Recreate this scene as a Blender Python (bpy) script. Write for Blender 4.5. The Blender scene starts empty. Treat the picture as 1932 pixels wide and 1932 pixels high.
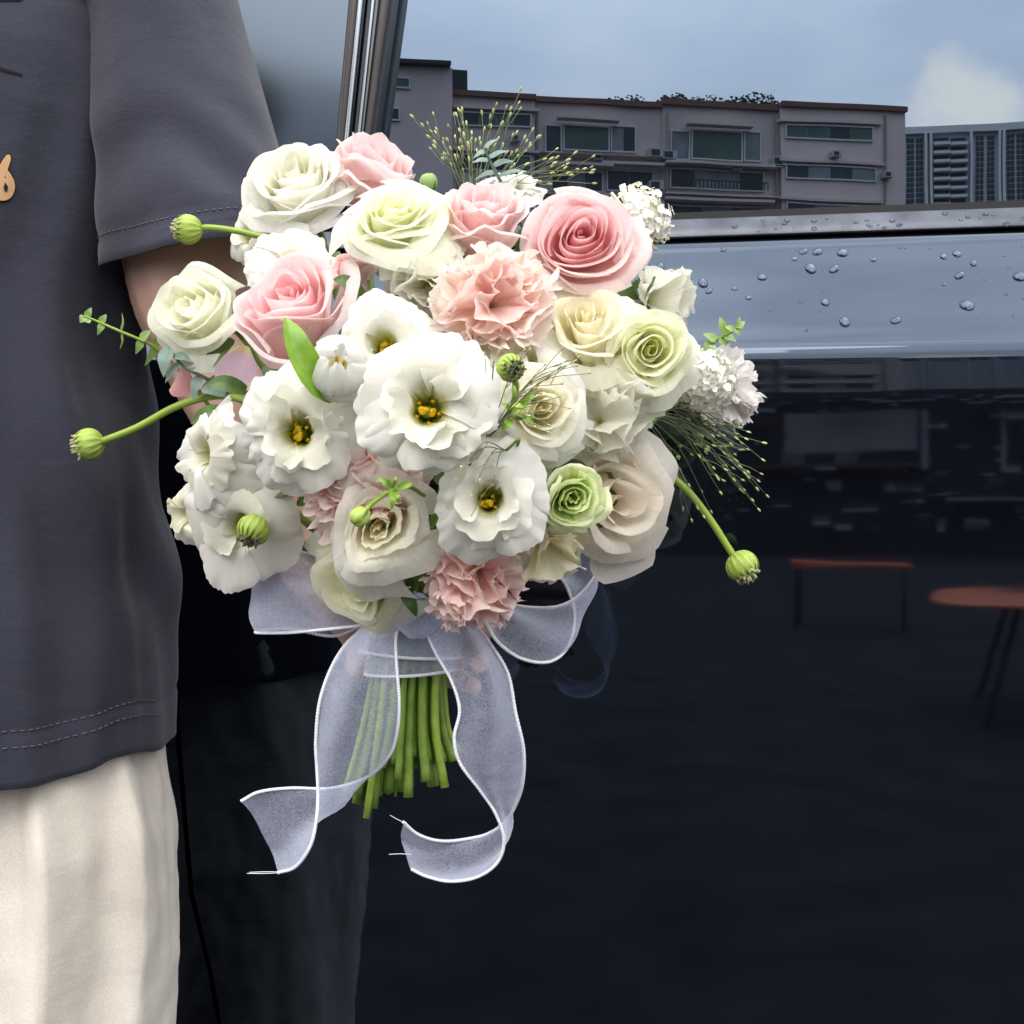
import bpy, bmesh, math, random
import numpy as np
from mathutils import Vector, Matrix, noise
from mathutils.bvhtree import BVHTree

# ------------------------------------------------------------------ camera, world, sun, exposure
C = bpy.context.scene
COL = C.collection
H = 0.98                       # camera height
HALF = math.radians(22.0)      # half field of view
K = math.tan(HALF) / 966.0     # metres per photo pixel (1932 px wide photo) at one metre
cam_d = bpy.data.cameras.new('camera')
cam = bpy.data.objects.new('camera', cam_d)
COL.objects.link(cam)
cam.location = (0, 0, H)
cam.rotation_euler = (math.radians(90), 0, 0)
cam_d.angle = 2 * HALF
cam_d.clip_start = 0.02
cam_d.clip_end = 3000
C.camera = cam

CUM = (.035, -1.065, .298)          # where the cumulus stands
SUN_EL, SUN_AZ = math.radians(44), math.radians(198)   # soft sun, high behind the camera and a bit to the left
world = bpy.data.worlds.new('World')
C.world = world
world.use_nodes = True
nt = world.node_tree
nt.nodes.clear()
def N(t, kind, **kw):
    n = t.nodes.new(kind)
    for k, v in kw.items():
        setattr(n, k, v)
    return n
def L(t, a, b):
    t.links.new(a, b)
sky = N(nt, 'ShaderNodeTexSky', sky_type='NISHITA')
sky.sun_disc = False
sky.sun_elevation = SUN_EL
sky.sun_rotation = SUN_AZ
sky.air_density = 1.0
sky.dust_density = 2.0
tc = N(nt, 'ShaderNodeTexCoord')
mp = N(nt, 'ShaderNodeMapping')
mp.inputs['Scale'].default_value = (1.0, 1.0, 2.6)
mp.inputs['Location'].default_value = (0.4, 0.25, 0.3)
L(nt, tc.outputs['Generated'], mp.inputs['Vector'])
nz = N(nt, 'ShaderNodeTexNoise')
nz.inputs['Scale'].default_value = 2.2
nz.inputs['Detail'].default_value = 7
nz.inputs['Roughness'].default_value = 0.55
L(nt, mp.outputs['Vector'], nz.inputs['Vector'])
cr = N(nt, 'ShaderNodeValToRGB')
cr.color_ramp.elements[0].position = 0.38
cr.color_ramp.elements[0].color = (0.62, 0.62, 0.62, 1)
cr.color_ramp.elements[1].position = 0.62
cr.color_ramp.elements[1].color = (0.97, 0.97, 0.97, 1)
L(nt, nz.outputs['Fac'], cr.inputs['Fac'])
cl = N(nt, 'ShaderNodeValToRGB')      # cloud colour: grey mauve bellies to paler tops
cl.color_ramp.elements[0].position = 0.40
cl.color_ramp.elements[0].color = (0.80, 0.81, 0.84, 1)
cl.color_ramp.elements[1].position = 0.78
cl.color_ramp.elements[1].color = (1.12, 1.08, 1.03, 1)
nz2 = N(nt, 'ShaderNodeTexNoise')
nz2.inputs['Scale'].default_value = 4.5
nz2.inputs['Detail'].default_value = 6
L(nt, mp.outputs['Vector'], nz2.inputs['Vector'])
L(nt, nz2.outputs['Fac'], cl.inputs['Fac'])
sc_ = N(nt, 'ShaderNodeMixRGB', blend_type='MULTIPLY')
sc_.inputs['Fac'].default_value = 1
CLOUD = 15.0
sc_.inputs['Color2'].default_value = (CLOUD, CLOUD, CLOUD, 1)
L(nt, cl.outputs['Color'], sc_.inputs['Color1'])
mx = N(nt, 'ShaderNodeMixRGB')
L(nt, cr.outputs['Color'], mx.inputs['Fac'])
L(nt, sky.outputs['Color'], mx.inputs['Color1'])
L(nt, sc_.outputs['Color'], mx.inputs['Color2'])
# an overcast sky is brighter overhead than at the horizon
sxyz = N(nt, 'ShaderNodeSeparateXYZ'); L(nt, tc.outputs['Generated'], sxyz.inputs['Vector'])
zc = N(nt, 'ShaderNodeMath', operation='MULTIPLY_ADD'); zc.use_clamp = False
zm = N(nt, 'ShaderNodeMath', operation='MAXIMUM'); zm.inputs[1].default_value = 0
L(nt, sxyz.outputs['Z'], zm.inputs[0]); L(nt, zm.outputs[0], zc.inputs[0]); zc.inputs[1].default_value = 2.0; zc.inputs[2].default_value = .72
ov = N(nt, 'ShaderNodeVectorMath', operation='SCALE'); L(nt, mx.outputs['Color'], ov.inputs[0]); L(nt, zc.outputs[0], ov.inputs['Scale'])
# one pale cumulus low over the far tower
cdir = Vector((CUM[0], CUM[1], CUM[2])).normalized()
dp = N(nt, 'ShaderNodeVectorMath', operation='DOT_PRODUCT'); dp.inputs[1].default_value = cdir
nrmz = N(nt, 'ShaderNodeVectorMath', operation='NORMALIZE'); L(nt, tc.outputs['Generated'], nrmz.inputs[0]); L(nt, nrmz.outputs[0], dp.inputs[0])
nz3_ = N(nt, 'ShaderNodeTexNoise'); nz3_.inputs['Scale'].default_value = 11; nz3_.inputs['Detail'].default_value = 6
L(nt, tc.outputs['Generated'], nz3_.inputs['Vector'])
ca = N(nt, 'ShaderNodeMath', operation='MULTIPLY_ADD'); L(nt, nz3_.outputs['Fac'], ca.inputs[0]); ca.inputs[1].default_value = .012; L(nt, dp.outputs['Value'], ca.inputs[2])
cm = N(nt, 'ShaderNodeMapRange', interpolation_type='SMOOTHSTEP'); cm.inputs['From Min'].default_value = 1.0037; cm.inputs['From Max'].default_value = 1.0068
L(nt, ca.outputs[0], cm.inputs['Value'])
cmx = N(nt, 'ShaderNodeMixRGB'); L(nt, cm.outputs['Result'], cmx.inputs['Fac']); L(nt, ov.outputs[0], cmx.inputs['Color1'])
cmx.inputs['Color2'].default_value = (24, 21, 17.5, 1)
mx = cmx
bg = N(nt, 'ShaderNodeBackground')
bg.inputs['Strength'].default_value = 0.12
wo = N(nt, 'ShaderNodeOutputWorld')
L(nt, mx.outputs['Color'], bg.inputs['Color'])
L(nt, bg.outputs['Background'], wo.inputs['Surface'])

sun_d = bpy.data.lights.new('sun', 'SUN')
sun_d.energy = .9
sun_d.angle = math.radians(30)
sun_d.color = (1.0, 0.96, 0.9)
sun = bpy.data.objects.new('sun', sun_d)
COL.objects.link(sun)
sdir = Vector((math.sin(SUN_AZ) * math.cos(SUN_EL), math.cos(SUN_AZ) * math.cos(SUN_EL), math.sin(SUN_EL)))
sun.rotation_euler = sdir.to_track_quat('Z', 'Y').to_euler()
sun.location = (0, -3, 6)

vs = C.view_settings
vs.view_transform = 'Standard'
vs.look = 'None'
vs.exposure = 0.12
vs.gamma = 1.0
vs.use_curve_mapping = False
try:
    C.cycles.transparent_max_bounces = 24
    C.cycles.max_bounces = 14
    C.cycles.diffuse_bounces = 10
    C.cycles.transmission_bounces = 12
except Exception:
    pass

# ------------------------------------------------------------------ helpers
def px(u, v, y):
    """the point at distance y seen at photo pixel (u, v)"""
    return np.array([(u - 966) * K * y, y, H - (v - 966) * K * y])

def tag(o, label=None, cat=None, group=None, kind=None):
    if label: o['label'] = label
    if cat: o['category'] = cat
    if group: o['group'] = group
    if kind: o['kind'] = kind
    return o

def empty(name, loc, rot=None, label=None, cat=None, group=None):
    o = bpy.data.objects.new(name, None)
    COL.objects.link(o)
    o.empty_display_size = 0.02
    o.location = loc
    if rot is not None:
        o.rotation_mode = 'QUATERNION'
        o.rotation_quaternion = rot
    return tag(o, label, cat, group)

def link(name, me, mat=None, parent=None):
    o = bpy.data.objects.new(name, me)
    COL.objects.link(o)
    if mat is not None and len(me.materials) == 0:
        me.materials.append(mat)
    if parent is not None:
        o.parent = parent
    return o

class MB:
    def __init__(self):
        self.v, self.f, self.uv, self.n = [], [], [], 0
    def add(self, verts, faces, uv=None):
        verts = np.asarray(verts, float).reshape(-1, 3)
        self.v.append(verts)
        n = self.n
        self.f.extend([tuple(i + n for i in f) for f in faces])
        if uv is None:
            uv = np.zeros((len(verts), 2))
        self.uv.append(np.asarray(uv, float))
        self.n += len(verts)
        return self
    def box(self, c, s, M=None):
        x, y, z = [q / 2 for q in s]
        P = np.array([(-x, -y, -z), (x, -y, -z), (x, y, -z), (-x, y, -z), (-x, -y, z), (x, -y, z), (x, y, z), (-x, y, z)])
        if M is not None:
            P = P @ np.array(M).T
        return self.add(P + np.array(c), [(3, 2, 1, 0), (4, 5, 6, 7), (0, 1, 5, 4), (1, 2, 6, 5), (2, 3, 7, 6), (3, 0, 4, 7)])
    def grid(self, P, uv=None, flip=False, close_u=False):
        m, n = P.shape[:2]
        fs = []
        for i in range(m - 1):
            for j in range(n - 1 if not close_u else n):
                j2 = (j + 1) % n
                q = (i * n + j, i * n + j2, (i + 1) * n + j2, (i + 1) * n + j)
                fs.append(q[::-1] if flip else q)
        return self.add(P.reshape(-1, 3), fs, None if uv is None else uv.reshape(-1, 2))
    def tube(self, pts, rad, seg=8, caps=True):
        pts = np.asarray(pts, float)
        m = len(pts)
        rad = np.broadcast_to(np.asarray(rad, float), (m,))
        T = np.gradient(pts, axis=0)
        T /= np.linalg.norm(T, axis=1, keepdims=True) + 1e-12
        a = np.array([0, 0, 1.0]) if abs(T[0][2]) < .9 else np.array([1.0, 0, 0])
        nrm = np.cross(T[0], a); nrm /= np.linalg.norm(nrm)
        th = np.linspace(0, 2 * np.pi, seg, endpoint=False)
        rings = []
        for i in range(m):
            nrm = nrm - T[i] * np.dot(nrm, T[i]); nrm /= np.linalg.norm(nrm) + 1e-12
            b = np.cross(T[i], nrm)
            rings.append(pts[i] + rad[i] * (np.cos(th)[:, None] * nrm + np.sin(th)[:, None] * b))
        n0 = self.n
        uv = np.stack(np.meshgrid(np.linspace(0, 1, seg), np.linspace(0, 1, m)), -1)
        self.grid(np.array(rings), uv, close_u=True)
        if caps:
            self.f.append(tuple(n0 + k for k in range(seg))[::-1])
            self.f.append(tuple(n0 + (m - 1) * seg + k for k in range(seg)))
        return self
    def ball(self, c, r, M=None, nu=10, nv=7, rfun=None):
        r = np.broadcast_to(np.asarray(r, float), (3,))
        P = np.zeros((nv, nu, 3))
        for i, t in enumerate(np.linspace(0, np.pi, nv)):
            for j in range(nu):
                p = 2 * np.pi * j / nu
                k = 1 if rfun is None else rfun(t, p)
                P[i, j] = (k * math.sin(t) * math.cos(p), k * math.sin(t) * math.sin(p), -k * math.cos(t))
        P = P * r
        if M is not None:
            P = P @ np.array(M).T
        uv = np.stack(np.meshgrid(np.linspace(0, 1, nu), np.linspace(0, 1, nv)), -1)
        return self.grid(P + np.array(c), uv, close_u=True)
    def mesh(self, name, smooth=True):
        me = bpy.data.meshes.new(name)
        v = np.concatenate(self.v)
        me.from_pydata(v.tolist(), [], self.f)
        uvl = me.uv_layers.new(name='UVMap')
        li = np.empty(len(me.loops), np.int32)
        me.loops.foreach_get('vertex_index', li)
        uv = np.concatenate(self.uv)[li]
        uvl.data.foreach_set('uv', uv.astype(np.float32).ravel())
        if smooth:
            me.polygons.foreach_set('use_smooth', np.ones(len(me.polygons), bool))
        me.update()
        return me
    def build(self, name, mat=None, parent=None, smooth=True):
        return link(name, self.mesh(name, smooth), mat, parent)

def spline(P, n):
    """Catmull-Rom through the points P, n samples"""
    P = np.asarray(P, float)
    m = len(P)
    Q = np.vstack([2 * P[0] - P[1], P, 2 * P[-1] - P[-2]])
    out = []
    for s in np.linspace(0, m - 1, n):
        i = min(int(s), m - 2); t = s - i
        p0, p1, p2, p3 = Q[i:i + 4]
        out.append(.5 * ((2 * p1) + (-p0 + p2) * t + (2 * p0 - 5 * p1 + 4 * p2 - p3) * t * t + (-p0 + 3 * p1 - 3 * p2 + p3) * t ** 3))
    return np.array(out)

def smoothstep(a, b, x):
    t = np.clip((np.asarray(x, float) - a) / (b - a), 0, 1)
    return t * t * (3 - 2 * t)

# ------------------------------------------------------------------ materials
def new_mat(name):
    m = bpy.data.materials.new(name)
    m.use_nodes = True
    t = m.node_tree
    b = t.nodes['Principled BSDF']
    return m, t, b

def noise_bump(t, b, scale, strength, dist=0.002, detail=4, coord='Object', stretch=None):
    tcn = N(t, 'ShaderNodeTexCoord')
    src = tcn.outputs[coord]
    if stretch:
        mpn = N(t, 'ShaderNodeMapping')
        mpn.inputs['Scale'].default_value = stretch
        L(t, src, mpn.inputs['Vector']); src = mpn.outputs['Vector']
    n = N(t, 'ShaderNodeTexNoise')
    n.inputs['Scale'].default_value = scale
    n.inputs['Detail'].default_value = detail
    L(t, src, n.inputs['Vector'])
    bp = N(t, 'ShaderNodeBump')
    bp.inputs['Strength'].default_value = strength
    bp.inputs['Distance'].default_value = dist
    L(t, n.outputs['Fac'], bp.inputs['Height'])
    L(t, bp.outputs['Normal'], b.inputs['Normal'])
    return n, bp

def flat_mat(name, col, rough=.6, spec=.5, metal=0, var=.12, scale=20, bump=0, bdist=.001, ior=None, bscale=None):
    m, t, b = new_mat(name)
    b.inputs['Roughness'].default_value = rough
    b.inputs['Metallic'].default_value = metal
    b.inputs['Specular IOR Level'].default_value = spec
    if ior: b.inputs['IOR'].default_value = ior
    tcn = N(t, 'ShaderNodeTexCoord')
    n = N(t, 'ShaderNodeTexNoise')
    n.inputs['Scale'].default_value = scale
    n.inputs['Detail'].default_value = 5
    L(t, tcn.outputs['Object'], n.inputs['Vector'])
    r = N(t, 'ShaderNodeValToRGB')
    c = np.array(col)
    r.color_ramp.elements[0].position = .3
    r.color_ramp.elements[1].position = .7
    r.color_ramp.elements[0].color = (*np.clip(c * (1 - var), 0, 1), 1)
    r.color_ramp.elements[1].color = (*np.clip(c * (1 + var), 0, 1), 1)
    L(t, n.outputs['Fac'], r.inputs['Fac'])
    L(t, r.outputs['Color'], b.inputs['Base Color'])
    if bump:
        noise_bump(t, b, bscale or scale * 4, bump, bdist)
    return m
# ------------------------------------------------------------------ the van behind the bouquet
TANPSI = 0.0433 / (664 * K)
PSI = math.atan(TANPSI)
YC = 1.15
cs, sn = math.cos(PSI), math.sin(PSI)
van = empty('van', (0, YC, 0), None, 'dark glossy van with wet paint and a tinted window mirroring the street', 'van')
van.rotation_euler = (0, 0, -PSI)
def van_hit(u, v, yo):
    """van-local (x, z) where the sight line through pixel (u, v) meets the plane local y = yo"""
    d = np.array([(u - 966) * K, 1.0, -(v - 966) * K])
    o = np.array([0, -YC, H])
    loc = lambda p: np.array([cs * p[0] - sn * p[1], sn * p[0] + cs * p[1], p[2]])
    d2, o2 = loc(d), loc(o)
    s = (yo - o2[1]) / d2[1]
    p = o2 + s * d2
    return p[0], p[2]

def paint_mat():
    m, t, b = new_mat('van_paint')
    b.inputs['Base Color'].default_value = (0.002, 0.0025, 0.004, 1)
    b.inputs['Roughness'].default_value = .03
    b.inputs['IOR'].default_value = 1.82
    b.inputs['Specular Tint'].default_value = (.58, .74, 1, 1)
    noise_bump(t, b, 3.0, .14, .0012, 3, 'Object', (.7, 1, 4))
    return m
PAINT = paint_mat()
def glass_mat(name, rough, ior, wav):
    m, t, b = new_mat(name)
    b.inputs['Base Color'].default_value = (0.004, 0.005, 0.006, 1)
    b.inputs['Roughness'].default_value = rough
    b.inputs['IOR'].default_value = ior
    b.inputs['Specular Tint'].default_value = (.60, .77, 1, 1)
    if wav:
        noise_bump(t, b, 5.0, wav, .0006, 2)
    return m
GLASS = glass_mat('tinted_glass', .004, 3.2, .16)
QUARTER = glass_mat('tinted_quarter_glass', .16, 1.62, .1)
RUBBER = flat_mat('black_rubber', (.012, .012, .013), .6, .4)
GLOSSBLACK = flat_mat('piano_black_trim', (.01, .012, .016), .12, .8, ior=1.8)
BROWNTRIM = flat_mat('brown_black_trim', (.03, .024, .022), .35, .6)
CHROME = flat_mat('satin_dark_chrome', (.36, .39, .43), .16, .6, metal=1, var=.05)
SILL = flat_mat('belt_trim_metal', (.085, .092, .108), .42, .6, metal=1, var=.3, scale=30)
SEAM = flat_mat('shadow_gap', (.004, .004, .004), .8, .2)

def lift(z):
    return H + (z - H) * YC / 1.25
# outer profile of the van's flank: (z, depth inward)
Z_CREASE, Z_SHO, Z_GAP = 1.140, 1.251, 1.256
def flank_profile():
    pts = [(.24, .05), (.28, .012), (.40, .003), (.62, .0), (.86, .0), (1.04, .0), (1.10, .0004), (1.130, .0014), (1.1375, .0030),
           (1.1395, .0042), (1.1415, .0056), (1.147, .0086), (1.16, .0165), (1.19, .0325), (1.22, .049), (1.254, .0655), (1.2575, .070), (1.258, .085)]
    pts = np.array(pts)
    hi = pts[:, 0] > 1.0
    pts[hi, 0] = lift(pts[hi, 0])
    return pts
PROF = flank_profile()
def dense(pr, k=3):
    return np.vstack([pr[0]] + [pr[i] + (pr[i + 1] - pr[i]) * t for i in range(len(pr) - 1) for t in np.linspace(1 / k, 1, k)])
PR = dense(PROF, 3)
seam_px = [(352, 828), (342, 924), (335, 1015), (333, 1180), (333, 1350), (346, 1515), (361, 1686), (400, 1854), (408, 1932)]
sx = np.array([van_hit(u, v, 0.0) for u, v in seam_px])
sz = sx[:, 1][::-1]; sxx = sx[:, 0][::-1]
def seam_x(z):
    if z > sz[-1]:
        return sxx[-1] + (z - sz[-1]) * .17
    if z < sz[0]:
        return sxx[0] + (sz[0] - z) * .25
    return float(np.interp(z, sz, sxx))
def door(name, x0f, x1f, label=None):
    xs = np.linspace(0, 1, 26)
    P = np.zeros((len(PR), len(xs) + 2, 3))
    P = np.zeros((len(PR), len(xs), 3)); E = np.zeros((2, len(PR), 2, 3))
    for i, (z, d) in enumerate(PR):
        a, b_ = x0f(z), x1f(z)
        for j, t in enumerate(xs):
            P[i, j] = (a + (b_ - a) * t, d, z)
        E[0, i] = [(a, d + .0003, z), (a + .001, d + .025, z)]; E[1, i] = [(b_, d + .0003, z), (b_ - .001, d + .025, z)]
    mb = MB().grid(P).grid(E[0]).grid(E[1])
    o = mb.build(name, PAINT, van)
    if label: o['label'] = label
    return o
door('front_door', lambda z: -1.25, lambda z: seam_x(z) - .0025, 'door panel left of the thin curved seam')
door('sliding_door', lambda z: seam_x(z) + .0025, lambda z: 1.02, 'large door panel right of the seam, behind the bouquet')
door('quarter_panel', lambda z: 1.026, lambda z: 2.1)
MB().grid(np.array([[(x, .03 + .02 * (z > 1.1), z) for x in (-1.24, 2.09)] for z in (.26, 1.0, 1.10)])).build('door_frame', SEAM, van)
# belt trim strip (satin metal) between the shoulder and the glass
zb0, zb1 = lift(1.2600), lift(1.2825)
prof = [(.088, zb0), (.0672, zb0 + .0005), (.0668, zb0 + .002), (.0775, zb1 - .0015), (.0785, zb1), (.090, zb1 + .001)]
MB().grid(np.array([[(x, y, z) for x in np.linspace(-1.2, 2.05, 30)] for y, z in dense(np.array(prof), 2)])).build('belt_trim', SILL, van)
MB().box((.42, .089, lift(1.2588)), (3.3, .012, .004)).build('belt_seal', RUBBER, van, False)
MB().box((.42, .092, zb1 + .004), (3.25, .012, .008)).build('glass_seal', RUBBER, van, False)
# glass: one flat pane right of the pillar, a smaller one left of it
GY = .094
def pillar_x(z, u0, v0, u1, v1):
    a, b_ = van_hit(u0, v0, .07), van_hit(u1, v1, .07)
    return a[0] + (b_[0] - a[0]) * (z - a[1]) / (b_[1] - a[1])
def slant_strip(name, ua, ub, y0, y1, mat, parent=van):
    """strip of the slanted window pillar; ua/ub = (u at v=0, u at v=270) of its two edges"""
    rows = np.linspace(zb1 + .0045, 1.80, 8)
    ring = []
    for z in rows:
        lo, hi = pillar_x(z, ua[0], 0, ua[1], 270), pillar_x(z, ub[0], 0, ub[1], 270)
        e = min(.003, (hi - lo) * .25)
        yy = .05 * smoothstep(1.5, 1.85, z)
        ring.append([(lo, y1 + yy, z), (lo, y0 + yy + e, z), (lo + e, y0 + yy, z), (hi - e, y0 + yy, z), (hi, y0 + yy + e, z), (hi, y1 + yy, z)])
    return MB().grid(np.array(ring), close_u=True).build(name, mat, parent)
def pane(name, xl, xr, y0, bend, mat, lean=0.0):
    rows = np.linspace(zb1 - .008, 1.78, 16); P = []
    for z in rows:
        a, b_ = xl(z), xr(z)
        P.append([(a + (b_ - a) * t, y0 + bend * (t - .5) ** 2 + lean * (z - 1.28) ** 2, z) for t in np.linspace(0, 1, 16)])
    return MB().grid(np.array(P)).build(name, mat, van)
pane('window', lambda z: pillar_x(z, 738, 0, 700, 270), lambda z: 1.0, GY, 0, GLASS)
pane('quarter_window', lambda z: -1.15, lambda z: pillar_x(z, 668, 0, 642, 270), GY - .01, .0, QUARTER, .42)
slant_strip('pillar_seal', (661, 637), (683, 656), .062, .10, BROWNTRIM)
slant_strip('pillar_chrome', (683.5, 656.5), (692, 664), .056, .10, CHROME)
slant_strip('pillar_trim', (692.5, 664.5), (721, 690), .066, .10, GLOSSBLACK)
slant_strip('pillar_bead', (706, 677), (712, 683), .0605, .0655, CHROME)
slant_strip('pillar_lip', (721.5, 690.5), (739, 702), .060, .10, BROWNTRIM)
# rest of the body: roof, far side, sills, wheels
rp = [(.098, 1.78), (.12, 1.83), (.2, 1.885), (.4, 1.92), (.85, 1.93), (1.3, 1.92), (1.5, 1.885), (1.58, 1.83), (1.66, 1.3), (1.70, 1.1), (1.70, .3), (1.6, .24), (.06, .24)]
MB().grid(np.array([[(x, y, z) for x in np.linspace(-1.6, 2.3, 12)] for y, z in dense(np.array(rp), 3)])).build('body', PAINT, van)
MB().grid(np.array([[(2.105 + .2 * math.sin(math.pi * (z - .24) / 1.7), y, z) for y in (.06, .4, .85, 1.3, 1.66)] for z in np.linspace(.24, 1.9, 12)])).build('tailgate', PAINT, van)
MB().grid(np.array([[(-1.6 - .5 * smoothstep(1.9, .9, z), y, z) for y in (.02, .4, .85, 1.3, 1.68)] for z in np.linspace(.24, 1.9, 12)])).build('nose', PAINT, van)
MB().grid(np.array([[(x, d, z) for x in (-2.1, -1.255)] for z, d in PROF])).build('fender', PAINT, van)
def wheel(x, y):
    w = empty('wheel', (x, y, .33)); w.parent = van
    tp = [(.20, -.10), (.30, -.105), (.325, -.09), (.33, -.05), (.33, .05), (.325, .09), (.30, .105), (.20, .10)]
    th = np.linspace(0, 2 * np.pi, 36, endpoint=False)
    MB().grid(np.array([[(r * math.cos(a), q, r * math.sin(a)) for a in th] for r, q in tp]), close_u=True).build('tyre', RUBBER, w)
    rm = MB().grid(np.array([[(r * math.cos(a), q, r * math.sin(a)) for a in th] for r, q in [(.205, -.09), (.19, -.095), (.18, -.05), (.06, -.04), (.05, -.07), (.001, -.07)]]), close_u=True)
    for k in range(10):
        a = k * math.pi / 5
        rm.box((.12 * math.cos(a), -.072, .12 * math.sin(a)), (.14, .02, .024), [(math.cos(a), 0, -math.sin(a)), (0, 1, 0), (math.sin(a), 0, math.cos(a))])
    rm.build('rim', CHROME, w)
for x in (-1.65, 1.65):
    wheel(x, .13); wheel(x, 1.57)

# raindrops on the shoulder of the door
WATER, t, b = new_mat('rain_water')
b.inputs['Base Color'].default_value = (.9, .95, 1, 1)
b.inputs['Transmission Weight'].default_value = 1
b.inputs['Roughness'].default_value = .02
b.inputs['IOR'].default_value = 1.33
rng = random.Random(5)
DROP_LABELS = ['tiny faint raindrop alone near the top left edge of the blue shoulder',
 'upper left raindrop of the cluster of drops in the middle of the blue shoulder', 'second raindrop of the top row in the middle cluster', 'largest raindrop of the top row, right end of the middle cluster',
 'left raindrop of the big pair under the top row of the middle cluster', 'right raindrop of the big pair under the top row of the middle cluster', 'tiny faint smear of a raindrop left of the middle cluster', 'faint small raindrop right of the middle cluster',
 'single round raindrop left of and below the middle cluster', 'big raindrop farthest left, just right of the white double lisianthus', 'flat raindrop right under the one farthest left', 'tiny raindrop left of the single round drop, halfway down the shoulder',
 'small raindrop below the single round drop', 'oval raindrop below the big pair of drops', 'left raindrop of the two in the lower middle of the shoulder', 'right raindrop of the two in the lower middle of the shoulder',
 'lowest raindrop, wide and flat, close to the crease above the black door', 'highest raindrop of the group at the right of the shoulder', 'faint raindrop left of the highest one in the right group', 'small dark raindrop at the right of the right group',
 'wide raindrop in the middle of the right group', 'tiniest raindrop under the right group', 'long slanting raindrop low at the right of the shoulder', 'large raindrop at the far right edge of the photo', 'raindrop peeping out beside the white double lisianthus']
dr = [(1083, 593, .7), (1308, 597, 1), (1349, 598, 1.1), (1420, 602, 1.2), (1328, 646, 1.3), (1396, 648, 1.3), (1283, 618, .7), (1507, 620, .7), (1193, 671, 1), (1024, 687, 1.2),
      (1043, 710, .9), (1113, 702, .7), (1155, 728, .7), (1370, 742, 1), (1424, 797, 1.2), (1570, 793, 1.2), (1270, 852, 1.5), (1743, 604, 1), (1704, 612, .8), (1788, 630, .8), (1750, 666, 1.2),
      (1705, 690, .5), (1772, 750, 1.5), (1920, 670, 1.3), (905, 640, 1)]
vanM = Matrix.Translation((0, YC, 0)) @ Matrix.Rotation(-PSI, 4, 'Z')
sho_n = Vector((0, -.55, .835)).normalized()      # local slope of the shoulder
tl = math.atan2(.0655 - .0086, (1.254 - 1.147) * YC / 1.25)
sho_n = Vector((0, -math.cos(tl), math.sin(tl)))
up = Vector((0, math.sin(tl), math.cos(tl)))
dropme = []
for q in range(5):
    ell = .8 + .1 * q
    dropme.append(MB().ball((0, 0, 0), (1.15, ell, .42), None, 12, 8, lambda t, p, q=q: 1 + .10 * math.sin(p * 2 + q) + .08 * math.sin(p + 2 * q)).mesh('raindrop'))
    dropme[-1].materials.append(WATER)
def prof_y(z):
    return float(np.interp(z, PROF[:, 0], PROF[:, 1]))
for k, (zx, zy, s) in enumerate(dr):
    u, v = 641.5 + .668 * zx, 75.5 + .668 * zy
    yo = .03
    for _ in range(6):
        x, z = van_hit(u, v, yo); yo = prof_y(z)
    if z < lift(1.148): continue
    o = bpy.data.objects.new('raindrop', dropme[k % 5]); COL.objects.link(o)
    R = Matrix((Vector((1, 0, 0)), up, sho_n)).transposed().to_4x4()
    r = .0036 * s
    o.matrix_world = vanM @ Matrix.Translation(Vector((x, yo, z)) + sho_n * r * .12) @ R @ Matrix.Rotation(rng.uniform(-.5, .5), 4, 'Z') @ Matrix.Diagonal((r, r, r, 1))
    tag(o, DROP_LABELS[k], 'raindrop', 'raindrops on the van shoulder')
mb = MB()
for k in range(70):          # the finest spots of rain between the drops
    x = rng.uniform(.12, 1.0); z = rng.uniform(lift(1.15), lift(1.243))
    r = rng.choice([.0006, .0008, .0010, .0014])
    mb.ball((x, prof_y(z), z), (r * rng.uniform(1, 1.7), r * .6, r * .9), None, 8, 5)
fs_ = mb.build('fine_droplets', WATER, van); fs_['kind'] = 'stuff'
mb = MB()
for k in range(110):
    x = rng.uniform(.2, 1.0); t_ = rng.random()
    r = rng.choice([.0009, .0012, .0016, .0022])
    mb.ball((x, .0668 + .0098 * t_, zb0 + .003 + .015 * t_), (r * 1.3, r * .5, r), None, 8, 5)
dm = mb.build('trim_droplets', WATER, van)
dm['kind'] = 'stuff'

# ------------------------------------------------------------------ the street behind the camera, seen mirrored in the van
def mirror(p, yo=GY):
    """real place of a point whose mirror image is seen at p"""
    q = np.array([cs * p[0] - sn * (p[1] - YC), sn * p[0] + cs * (p[1] - YC), p[2]])
    q[1] = 2 * yo - q[1]
    return np.array([cs * q[0] + sn * q[1], -sn * q[0] + cs * q[1] + YC, q[2]])

ASPHALT = flat_mat('wet_asphalt', (.028, .029, .032), .95, .06, var=.35, scale=3, bump=.3, bdist=.004, bscale=90)
gr = MB().grid(np.array([[(x, y, 0) for x in np.linspace(-900, 900, 7)] for y in np.linspace(-900, 900, 7)])).build('ground', ASPHALT)
gr['kind'] = 'structure'

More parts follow.
